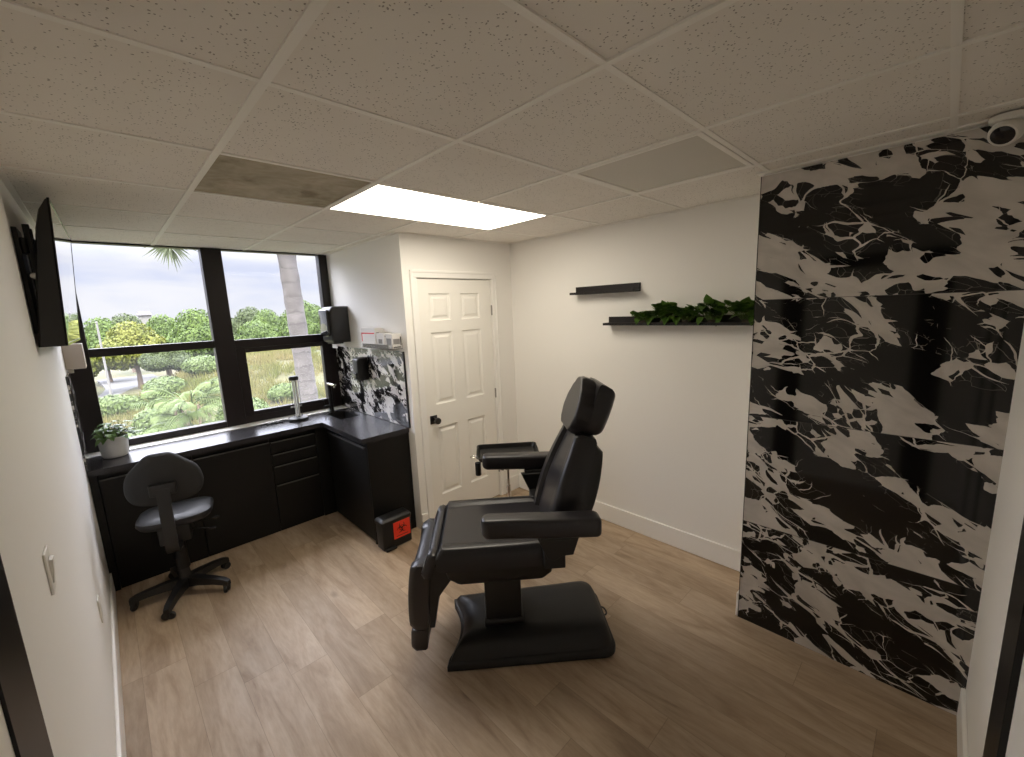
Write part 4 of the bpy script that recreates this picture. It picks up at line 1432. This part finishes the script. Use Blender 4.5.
# cup holder at the tray end
bm = bmesh.new()
pts = [(-TW / 2 - 0.006, -0.05 + 0.0, 0.835)]
for i in range(17):
    a = math.radians(0 + 360 * i / 16)
    pts.append((-TW / 2 - 0.028 + 0.020 * math.cos(a), -0.05 + 0.020 * math.sin(a), 0.836))
tube(bm, pts, 0.0022, 6)
obj('tool_ring', bm, 'chrome', isd, 50)
bm = bmesh.new()
lathe(bm, [(0, -0.085), (0.017, -0.085), (0.019, -0.08), (0.019, 0.0), (0.0, 0.0)], 16, T(-TW / 2 + 0.005, -TD / 2 - 0.012, 0.832))
obj('tool_holster', bm, 'blackplastic', isd, 40)

# ------------------------------------------------------------------ task chair
tk = empty('task_chair', (-0.822, 0.955, 0), math.radians(-12))
tag(tk, 'black armless swivel task chair in front of the window counter', 'chair')
bm = bmesh.new()
lathe(bm, [(0, 0.055), (0.040, 0.055), (0.046, 0.075), (0.036, 0.115), (0.030, 0.20), (0, 0.20)], 20)
obj('hub', bm, 'blackplastic', tk, 40)
for k in range(5):
    a = math.radians(39 + 72 * k)
    d = Vector((math.cos(a), math.sin(a), 0)); sd = Vector((-d.y, d.x, 0))
    bm = bmesh.new()
    rings = []
    for r, wd, z0, z1 in ((0.02, 0.034, 0.058, 0.120), (0.10, 0.029, 0.066, 0.116), (0.20, 0.024, 0.064, 0.104), (0.262, 0.021, 0.054, 0.092), (0.292, 0.017, 0.046, 0.078)):
        rings.append([d * r + sd * x + Vector((0, 0, z)) for x, z in ((-wd, z0), (wd, z0), (wd * 0.8, z1), (-wd * 0.8, z1))])
    loft(bm, rings)
    lg = obj('leg', bm, 'blackplastic', tk, 40)
    bm = bmesh.new()
    for s in (-1, 1):
        mt = Matrix.Translation(d * 0.272 + sd * (s * 0.014) + Vector((0, 0, 0.0255))) @ Rz(a + 0.5 * k) @ Rx(PI / 2)
        lathe(bm, [(0, -0.009), (0.022, -0.009), (0.0255, -0.004), (0.0255, 0.004), (0.022, 0.009), (0, 0.009)], 16, mt)
    box(bm, -0.012, 0.012, -0.02, 0.02, 0.02, 0.058, 0.004, mtx=Matrix.Translation(d * 0.272) @ Rz(a + 0.5 * k))
    obj('caster', bm, 'blackplastic', lg, 40)
obj('gas_lift', lathe(bmesh.new(), [(0, 0.19), (0.040, 0.19), (0.034, 0.38), (0.024, 0.385), (0.024, 0.495), (0, 0.495)], 16), 'blackmetal', tk, 40)
bm = bmesh.new()
box(bm, -0.080, 0.085, -0.11, 0.09, 0.41, 0.528, 0.012, 3)
obj('mechanism', bm, 'blackplastic', tk, 35)
for (xa, ya, xb, yb, zb) in ((0.06, 0.03, 0.20, 0.06, 0.455), (0.07, -0.05, 0.185, -0.055, 0.43)):
    bm = bmesh.new()
    tube(bm, [(xa, ya, 0.468), (xb, yb, zb)], [0.005, 0.006], 8)
    lv = obj('lever', bm, 'blackmetal', tk, 40)
    bm = bmesh.new()
    tube(bm, [(xb - 0.01, yb, zb + 0.001), (xb + 0.028, yb + 0.004, zb - 0.004)], [0.009, 0.011], 10)
    obj('lever_tip', bm, 'glossblack', lv, 40)
bm = bmesh.new()
rings = []
for ins, z in ((0.05, 0.526), (0.012, 0.534), (0.0, 0.556), (0.004, 0.579), (0.03, 0.594), (0.10, 0.592), (0.16, 0.586)):
    ring_ = []
    for x, y in rrect(0.40 - 2 * ins, 0.40 - 2 * ins, max(0.02, 0.13 - ins * 0.7), 7, 0.01, 0.045):
        k = 0.020 * max(0, (y - 0.05) / 0.17) ** 2 * (1 if z > 0.565 else 0)
        ring_.append((x, y, z - k))
    rings.append(ring_)
loft(bm, rings)
obj('seat', bm, 'seatvinyl', tk, 50)
# back: rounded triangular shield, slightly curved around the sitter
def back_outline(n=48):
    ctrl = [(0.0, 0.180), (0.065, 0.172), (0.130, 0.112), (0.185, 0.048), (0.206, -0.03), (0.203, -0.090), (0.170, -0.140), (0.10, -0.158), (0.0, -0.160)]
    full = ctrl + [(-x, z) for x, z in ctrl[-2:0:-1]]
    pts = [Vector((x, z, 0)) for x, z in full]
    out = []
    m = len(pts)
    for i in range(m):
        a, b, c, d = pts[i - 1], pts[i], pts[(i + 1) % m], pts[(i + 2) % m]
        for k in range(4):
            t = k / 4
            out.append(0.5 * ((2 * b) + (c - a) * t + (2 * a - 5 * b + 4 * c - d) * t * t + (3 * b - a - 3 * c + d) * t ** 3))
    return [(p.x, p.y) for p in out]
bo = back_outline()
bm = bmesh.new()
def bring(sc, y):
    return [(x * sc * 0.92, y + 0.9 * (x * sc) ** 2, z * sc * 0.96) for x, z in bo]
rings = [bring(s, y) for s, y in ((0.30, -0.010), (0.75, -0.008), (0.955, -0.002), (1.0, 0.012), (1.0, 0.030), (0.96, 0.046), (0.80, 0.058), (0.45, 0.062))]
loft(bm, rings)
bk = Vector((0.012, -0.225, 0.868))
bmesh.ops.transform(bm, matrix=Matrix.Translation(bk) @ Rx(math.radians(7)), verts=bm.verts[:])
obj('backrest', bm, 'fabric', tk, 50)
bm = bmesh.new()
pts = smooth_path([(0.008, -0.07, 0.425), (0.008, -0.19, 0.412), (0.008, -0.262, 0.45), (0.009, -0.268, 0.64), (0.010, -0.252, 0.83)], 6)
rings = []
for i, p in enumerate(pts):
    d = (pts[min(i + 1, len(pts) - 1)] - pts[max(i - 1, 0)]).normalized()
    n_ = Vector((1, 0, 0)); t_ = d.cross(n_)
    rings.append([p + n_ * a * 0.032 + t_ * b * 0.008 for a, b in ((-1, -1), (1, -1), (1, 1), (-1, 1))])
loft(bm, rings)
obj('back_bar', bm, 'blackplastic', tk, 30)
bm = bmesh.new()
box(bm, -0.055, 0.075, -0.258, -0.236, 0.790, 0.862, 0.006, 3)
obj('back_bracket', bm, 'blackplastic', tk, 35)

# ------------------------------------------------------------------ outdoors
def ter(x, y):
    z = -6.0
    h = 1 / (1 + math.exp(-(x - 3.5 - 0.02 * (y - 40)) / 2.2))
    g = math.exp(-((y - 47) / 15.0) ** 2)
    return z + 4.2 * h * g + 0.15 * mnoise.noise(Vector((x * .2, y * .2, 0)))
bm = bmesh.new()
X = [-70 + 2.5 * i for i in range(70)]
Y = [3 + 2.5 * j for j in range(64)]
grid = [[bm.verts.new((x, y, ter(x, y))) for x in X] for y in Y]
for j in range(len(Y) - 1):
    for i in range(len(X) - 1):
        bm.faces.new((grid[j][i], grid[j][i + 1], grid[j + 1][i + 1], grid[j + 1][i]))
struct(obj('terrain', bm, 'ground', None, 60), 'dry grassy slope outside the window')
bm = bmesh.new()
path = [(-60, 60), (-30, 58), (-12, 56.5), (-5, 56), (-0.4, 57), (1.5, 66), (0.8, 80)]
sp2 = smooth_path([(x, y, -5.75) for x, y in path], 8)
rings = []
for i, p in enumerate(sp2):
    d = (sp2[min(i + 1, len(sp2) - 1)] - sp2[max(i - 1, 0)]).normalized()
    s = Vector((-d.y, d.x, 0))
    rings.append([p + s * 3.0, p - s * 3.0, p - s * 3.0 - Vector((0, 0, .3)), p + s * 3.0 - Vector((0, 0, .3))])
loft(bm, rings)
struct(obj('road', bm, 'asphalt'), 'pale road at the left of the slope outside')

def crown_bm(blobs, n, size, seed):
    rg = random.Random(seed)
    bm = bmesh.new()
    tot = sum(b[3] * b[4] for b in blobs)
    for (cx, cy, cz, rx, rz) in blobs:
        k = int(n * rx * rz / tot)
        for i in range(k):
            u = rg.uniform(-1, 1); a = rg.uniform(0, 2 * PI)
            rr = math.sqrt(1 - u * u)
            f = rg.uniform(0.80, 1.04)
            p = Vector((cx + rx * f * rr * math.cos(a), cy + rx * f * rr * math.sin(a), cz + rz * f * u))
            nrm = Vector((rr * math.cos(a), rr * math.sin(a), u)) + Vector((rg.uniform(-.7, .7), rg.uniform(-.7, .7), rg.uniform(-.4, .8)))
            nrm.normalize()
            s = nrm.cross(Vector((rg.uniform(-1, 1), rg.uniform(-1, 1), rg.uniform(-1, 1)))).normalized()
            t = nrm.cross(s)
            L = size * rg.uniform(0.6, 1.3)
            vs = [bm.verts.new(p + s * L * a_ + t * L * b_ * 0.6) for a_, b_ in ((-0.5, 0), (0, -0.5), (0.5, 0), (0, 0.5))]
            bm.faces.new(vs)
    return bm
def core_bm(bm, blobs, k=0.80):
    for (cx, cy, cz, rx, rz) in blobs:
        r = bmesh.ops.create_icosphere(bm, subdivisions=3, radius=1.0)
        for v in r['verts']:
            n_ = 1 + 0.16 * mnoise.noise(v.co * 2.2 + Vector((cx, cy, cz)))
            v.co = Vector((cx + v.co.x * rx * k * n_, cy + v.co.y * rx * k * n_, cz + v.co.z * rz * k * n_))
    return bm
kinds = []
def make_tree(seed, R, Hh, trunk_h, mat):
    rg = random.Random(seed)
    o = empty('tree', (0, 0, -50))
    blobs = [(0, 0, Hh - R * 0.62, R * 0.72, R * 0.60)]
    for k in range(7):
        a = k * 0.9 + rg.uniform(0, .5)
        blobs.append((math.cos(a) * R * 0.62, math.sin(a) * R * 0.62, Hh - R * rg.uniform(0.75, 1.05), R * rg.uniform(.42, .55), R * rg.uniform(.34, .46)))
    bm = crown_bm(blobs, 11000, R * 0.105, seed + 1)
    core_bm(bm, blobs)
    obj('crown', bm, mat, o)
    bm = bmesh.new()
    tube(bm, [(0, 0, -0.5), (0.1, 0, trunk_h * .5), (0.05, 0.1, trunk_h)], [0.42, 0.30, 0.26], 9)
    for k in range(4):
        a = k * 1.6 + rg.uniform(0, .5)
        tube(bm, [(0.05, 0.1, trunk_h - .3), (math.cos(a) * R * .25, math.sin(a) * R * .25, trunk_h + R * .25), (math.cos(a) * R * .5, math.sin(a) * R * .5, trunk_h + R * .55)], [0.2, .13, .07], 7)
    obj('trunk', bm, 'bark', o, 60)
    return o
protoA = make_tree(1, 5.0, 8.6, 3.2, 'leaf_tree')
protoB = make_tree(2, 4.4, 8.4, 3.4, 'leaf_yellow')
protoC = make_tree(3, 4.0, 7.4, 2.6, 'leaf_dark')
first = {0: True, 1: True, 2: True}
protos = [protoA, protoB, protoC]
# kind, x, y, top height above ground -6, width scale, label
trees = [
    (1, -4.6, 62, 7.9, 0.74, 'yellow-green tree at the far left of the view, beside the television edge'),
    (1, 1.6, 63, 8.2, 0.74, 'yellow-green tree behind the pale pole outside'),
    (2, 3.6, 54, 5.6, 0.55, 'darker small tree with a visible trunk in front of the tree line'),
    (0, 7.6, 62, 9.4, 0.66, 'big round green tree against the window mullion'),
    (0, 14.0, 62, 7.6, 0.62, 'green tree just right of the window mullion'),
    (0, 20.0, 62, 10.2, 0.66, 'tallest rounded green tree in the upper right pane, left of the palm trunk'),
    (1, 27.0, 62, 8.8, 0.74, 'yellow-green tree right of the palm trunk'),
    (2, 34.5, 64, 9.4, 0.9, 'dull green tree behind the towel dispenser side of the window'),
    (2, -8.5, 76, 8.4, 0.8, 'dull green tree beyond the road'),
    (0, -0.8, 75, 8.9, 0.62, 'light green tree in the second row at left, behind the yellow-green ones'),
    (0, 5.4, 74, 9.0, 0.60, 'light green tree in the second row, left of the big round tree'),
    (2, 12.0, 75, 7.6, 0.72, 'dull green tree in the second row behind the mullion'),
    (0, 19.0, 76, 9.4, 0.62, 'light green tree in the second row behind the tallest tree'),
    (0, 26.5, 76, 10.0, 0.66, 'light green tree in the second row behind the palm trunk'),
    (2, 2.2, 89, 9.6, 0.8, 'distant dull green tree on the skyline at left'),
    (2, 20.0, 91, 10.2, 0.9, 'distant dull green tree on the skyline in the upper right pane'),
]
ph = (8.6, 8.4, 7.4)
for i, (k, x, y, top, ws, lab) in enumerate(trees):
    if first[k]:
        o = protos[k]; first[k] = False
    else:
        o = copy_tree(protos[k])
    z = ter(x, y)
    o.location = (x, y, z)
    o.scale = (ws, ws, (-6.0 + top - z) / ph[k])
    o.rotation_euler = (0, 0, i * 1.1)
    tag(o, lab, 'tree', 'trees outside the window')

# dry bushes on the slope
shr = empty('shrub', (0, 0, -50))
blobs = [(0, 0, 0.5, 1.0, 0.6), (0.7, 0.2, 0.4, 0.7, 0.5), (-0.6, -0.2, 0.45, 0.7, 0.5)]
bm = crown_bm(blobs, 4200, 0.17, 9)
core_bm(bm, blobs)
obj('foliage', bm, 'leaf_bush', shr)
bm = bmesh.new(); tube(bm, [(0, 0, -.3), (0, 0, .5)], 0.06, 6)
obj('stem', bm, 'bark', shr, 60)
shrubs = [(-0.35, 28, 1.5, 'pale green shrub left of the feathery palm clump outside'),
          (5.2, 30, 1.5, 'pale green shrub right of the feathery palm clump outside'),
          (-1.0, 44, 1.5, 'shrub at the roadside below the pale pole'),
          (2.4, 44, 1.5, 'shrub on the slope straight behind the feathery palm clump'),
          (5.6, 46, 1.4, 'shrub near the foot of the ridge in the lower left pane'),
          (8.6, 33, 1.0, 'low shrub at the foot of the slope in the lower right pane'),
          (1.2, 34, 1.5, 'pale green shrub between the palm clump and the road')]
for i, (x, y, s, lab) in enumerate(shrubs):
    o = shr if i == 0 else copy_tree(shr)
    o.location = (x, y, ter(x, y)); o.scale = (s, s, s * 1.1); o.rotation_euler = (0, 0, i * 1.3)
    tag(o, lab, 'shrub', 'shrubs on the slope outside')

def frond(bm, root, az, el, L, sag, n=16, lw=0.5, wid=0.05, dens=3):
    d0 = Vector((math.cos(az) * math.cos(el), math.sin(az) * math.cos(el), math.sin(el)))
    pts = []
    for i in range(n + 1):
        t = i / n
        p = root + d0 * (L * t) - Vector((0, 0, 1)) * (sag * L * t * t)
        pts.append(p)
    tube(bm, pts, [0.03 * (1 - 0.8 * i / n) + 0.006 for i in range(n + 1)], 5)
    side = Vector((-math.sin(az), math.cos(az), 0))
    for i in range(2, n * dens):
        t = i / (n * dens)
        k = t * n; a = int(k); f = k - a
        p = pts[a].lerp(pts[min(a + 1, n)], f)
        dr = (pts[min(a + 1, n)] - pts[a]).normalized()
        ln = lw * (math.sin(PI * (0.12 + 0.82 * t)) ** 0.7)
        for s in (-1, 1):
            dd = (side * s + dr * 0.75 - Vector((0, 0, 0.45))).normalized()
            w_ = dd.cross(Vector((0, 0, 1))).normalized() * wid * 0.5
            q = p + dd * ln
            m_ = p + dd * ln * 0.5 + Vector((0, 0, 0.04))
            v = [bm.verts.new(c) for c in (p, m_ + w_, q - Vector((0, 0, ln * .25)), m_ - w_)]
            bm.faces.new(v)
# dry grass tufts over the slope
rg = random.Random(31)
bm = bmesh.new()
for i in range(9000):
    x, y = rg.uniform(-5, 24), rg.uniform(22, 60)
    if mnoise.noise(Vector((x * .35, y * .35, 3))) < -0.25 or (x < 1.5 and 50 < y):
        continue
    z = ter(x, y)
    a = rg.uniform(0, PI); hgt = rg.uniform(0.35, 0.95); wd_ = rg.uniform(0.25, 0.6)
    for da in (0, PI / 2):
        dx, dy = math.cos(a + da) * wd_, math.sin(a + da) * wd_
        for k in range(3):
            t = -0.6 + 0.6 * k
            bx, by = x + dx * t * .5, y + dy * t * .5
            bm.faces.new([bm.verts.new(v) for v in ((bx - dx * .12, by - dy * .12, z - .1), (bx + dx * .12, by + dy * .12, z - .1), (bx + dx * (t + rg.uniform(-.3, .3)), by + dy * (t + rg.uniform(-.3, .3)), z + hgt * rg.uniform(.7, 1)))])
o = obj('dry_grass', bm, 'tuft')
tag(o, 'dry yellow-green grass growing over the slope outside', 'grass', kind='stuff')
# royal palm right outside
palm = empty('palm_tree', (2.38, 8.0, -6.0))
tag(palm, 'tall pale-trunked palm tree just outside the right window light', 'tree')
bm = bmesh.new()
pts, rad = [], []
for i in range(60):
    t = i / 59
    z = -0.3 + 10.4 * t
    pts.append((0.0 - 0.030 * max(0, z - 5.0), 0, z))
    rad.append(0.225 - 0.040 * t + (0.008 if i % 3 == 0 else -0.003))
tube(bm, pts, rad, 20)
obj('trunk', bm, 'trunkgrey', palm, 60)
rg = random.Random(4)
top = Vector((-0.15, 0, 10.1))
spec = [(PI * 0.995, 0.16, 2.06, 0.57, 'e'), (PI * 0.90, 0.65, 2.4, 0.6, 'f')]
for k in range(9):
    spec.append((k * 2 * PI / 9 + 0.3, rg.uniform(0.55, 1.0), rg.uniform(2.4, 3.0), rg.uniform(0.30, 0.55), 'f'))
for az, el, L, sag, kd in spec:
    bm = bmesh.new()
    if kd == 'e':                  # the drooping end leaflets spread like a star
        e_ = top + Vector((math.cos(az) * math.cos(el) * L, math.sin(az) * math.cos(el) * L, math.sin(el) * L - sag * L))
        for k in range(30):
            a_ = math.radians(-178 + 176 * k / 29 + rg.uniform(-3, 3))
            dd = Vector((math.cos(a_), rg.uniform(-.5, .5), math.sin(a_))).normalized()
            ln = rg.uniform(0.30, 0.50)
            w_ = dd.cross(Vector((0, 1, 0.2))).normalized() * 0.016
            m_ = e_ + dd * ln * 0.5 + Vector((0, 0, 0.03))
            bm.faces.new([bm.verts.new(c) for c in (e_, m_ + w_, e_ + dd * ln - Vector((0, 0, 0.10 * ln)), m_ - w_)])
    frond(bm, top, az, el, L, sag, 14, 0.55, 0.045)
    obj('frond', bm, 'leaf_palm', palm)
bm = bmesh.new()
tube(bm, [(-0.145, 0, 9.8), (-0.15, 0, 10.0), (-0.155, 0, 10.35)], [0.19, 0.17, 0.08], 14)
obj('crownshaft', bm, 'leaf_palm', palm, 60)
# feathery palm clump lower down
clump = empty('palm_clump', (1.45, 20.5, -6.0))
clump.location.z = ter(1.45, 20.5)
clump.scale = (1.0, 1.0, 1.12)
tag(clump, 'bright feathery palm clump in the lower left pane outside', 'palm')
rg = random.Random(8)
for k in range(44):
    bm = bmesh.new()
    az = k * 2.4 + rg.uniform(-.2, .2)
    r = rg.uniform(0.1, 0.9)
    frond(bm, Vector((math.cos(az) * r * .7, math.sin(az) * r * .7, rg.uniform(2.6, 4.1))), az, rg.uniform(0.30, 1.15), rg.uniform(1.4, 1.9), rg.uniform(0.40, 0.70), 18, 0.60, 0.045, 1)
    obj('frond', bm, 'leaf_bush', clump)
bm = bmesh.new()
for k in range(6):
    a = k * 1.05
    tube(bm, [(math.cos(a) * .35, math.sin(a) * .35, -0.3), (math.cos(a) * .6, math.sin(a) * .6, 3.6)], [0.08, 0.06], 7)
obj('stems', bm, 'bark', clump, 60)
# lamp post
sl = empty('street_pole', (-1.05, 49.0, ter(-1.05, 49)))
tag(sl, 'thin pale pole standing beside the road outside', 'pole')
bm = bmesh.new(); tube(bm, [(0, 0, -0.2), (0, 0, 7.6)], [0.10, 0.07], 12)
obj('shaft', bm, 'concrete', sl, 60)
obj('cap', lathe(bmesh.new(), [(0, 7.6), (0.10, 7.6), (0.10, 7.68), (0, 7.72)], 12), 'concrete', sl, 60)
# distant building on the skyline
bd_ = empty('building', (6.6, 121, ter(6.6, 121)))
tag(bd_, 'small grey rooftop showing above the distant trees at left', 'building')
obj('walls', boxbm(-1.0, 1.0, -2, 2, 0, 9.7), 'concrete', bd_)
bm = bmesh.new()
loft(bm, [[(-1.3, -2.3, 9.5), (1.3, -2.3, 9.5), (1.3, 2.3, 9.5), (-1.3, 2.3, 9.5)], [(-1.0, -0.3, 10.5), (1.0, -0.3, 10.5), (1.0, 0.3, 10.5), (-1.0, 0.3, 10.5)]])
obj('roof', bm, 'roofgrey', bd_)
# pale rocks close to the building
rspots = [(-0.9, 17.2, .42, 'pale rock outside at the lower edge of the left pane, leftmost of its row'),
          (0.35, 17.4, .38, 'pale rock outside in its row, second from the left'),
          (1.5, 17.0, .42, 'pale rock outside in its row, third from the left'),
          (2.6, 17.3, .36, 'pale rock outside in its row, rightmost')]
for i, (x, y, s, lab) in enumerate(rspots):
    bm = bmesh.new()
    r = bmesh.ops.create_icosphere(bm, subdivisions=3, radius=1.0)
    for v in bm.verts:
        k = 1 + 0.35 * mnoise.noise(v.co * 1.3 + Vector((i * 7, 0, 0)))
        v.co = Vector((v.co.x * k * 1.3, v.co.y * k, v.co.z * k * 0.8))
    o = obj('rock', bm, 'rock', None, 60)
    o.location = (x, y, ter(x, y) + s * 0.3); o.scale = (s, s, s)
    tag(o, lab, 'rock', 'pale rocks outside')

# ------------------------------------------------------------------ sky, sun
wd = bpy.data.worlds.new('sky')
SC.world = wd
wd.use_nodes = True
nt = wd.node_tree
nt.nodes.clear()
out = nt.nodes.new('ShaderNodeOutputWorld')
bg = nt.nodes.new('ShaderNodeBackground')
co = nt.nodes.new('ShaderNodeTexCoord').outputs['Generated']
sp = nd(nt, 'ShaderNodeSeparateXYZ', Vector=co)
sky = ramp(nt, sp.outputs[2], [(0.0, (0.84, 0.86, 0.94)), (0.07, (0.70, 0.75, 0.93)), (0.18, (0.66, 0.71, 0.92)), (0.45, (0.78, 0.80, 0.95)), (1.0, (0.9, 0.93, 1.05))])
mp = nd(nt, 'ShaderNodeMapping', Vector=co)
mp.inputs['Scale'].default_value = (1.0, 1.0, 3.2)
cl = nd(nt, 'ShaderNodeTexNoise', Vector=mp.outputs[0], Scale=5.0, Detail=7.0, Roughness=0.55, Distortion=0.3)
cf_ = ramp(nt, cl.outputs[0], [(0.40, (0, 0, 0)), (0.62, (1, 1, 1))])
col = mix(nt, math_(nt, 'MULTIPLY', cf_, 0.8), sky, (0.93, 0.93, 0.97))
nt.links.new(col, bg.inputs[0])
# unseen upper sky boosted well past natural overcast, added to brighten the room
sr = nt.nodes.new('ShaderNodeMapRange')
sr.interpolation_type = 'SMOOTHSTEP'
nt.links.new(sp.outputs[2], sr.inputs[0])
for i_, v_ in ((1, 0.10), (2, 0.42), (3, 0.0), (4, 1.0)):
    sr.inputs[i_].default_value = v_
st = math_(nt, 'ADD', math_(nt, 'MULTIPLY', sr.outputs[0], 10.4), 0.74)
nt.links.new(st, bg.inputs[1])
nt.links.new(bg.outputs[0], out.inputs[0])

sun = bpy.data.lights.new('sun', 'SUN')
sun.energy = 7.0
sun.angle = math.radians(8)
sun.color = (1.0, 0.93, 0.76)
so = bpy.data.objects.new('sun', sun)
C.objects.link(so)
so.rotation_euler = Vector((0.35, 0.55, -1.0)).to_track_quat('-Z', 'Y').to_euler()

# ------------------------------------------------------------------ camera
cam = bpy.data.cameras.new('camera')
cam.sensor_fit = 'HORIZONTAL'
cam.sensor_width = 36.0
cam.lens = 36.0 * 420.131 / 1024.0
cam.clip_start = 0.02
cam.clip_end = 500
co_ = bpy.data.objects.new('camera', cam)
C.objects.link(co_)
R = [[0.713765, -0.699186, -0.0409696], [-0.1444153, -0.0896833, -0.9854446], [0.6853348, 0.7092925, -0.1649859]]
m4 = Matrix(((R[0][0], -R[1][0], -R[2][0], 0), (R[0][1], -R[1][1], -R[2][1], 0), (R[0][2], -R[1][2], -R[2][2], 0), (0, 0, 0, 1)))
co_.matrix_world = Matrix.Translation((-0.99882, -2.48046, 1.81093)) @ m4
SC.camera = co_

SC.view_settings.view_transform = 'Standard'
SC.view_settings.look = 'None'
SC.view_settings.exposure = 0.45
SC.view_settings.gamma = 1.0
SC.view_settings.use_curve_mapping = False
SC.cycles.use_denoising = True
SC.cycles.max_bounces = 10
SC.cycles.diffuse_bounces = 6
SC.cycles.glossy_bounces = 4
SC.cycles.transparent_max_bounces = 12
SC.cycles.sample_clamp_indirect = 4.0
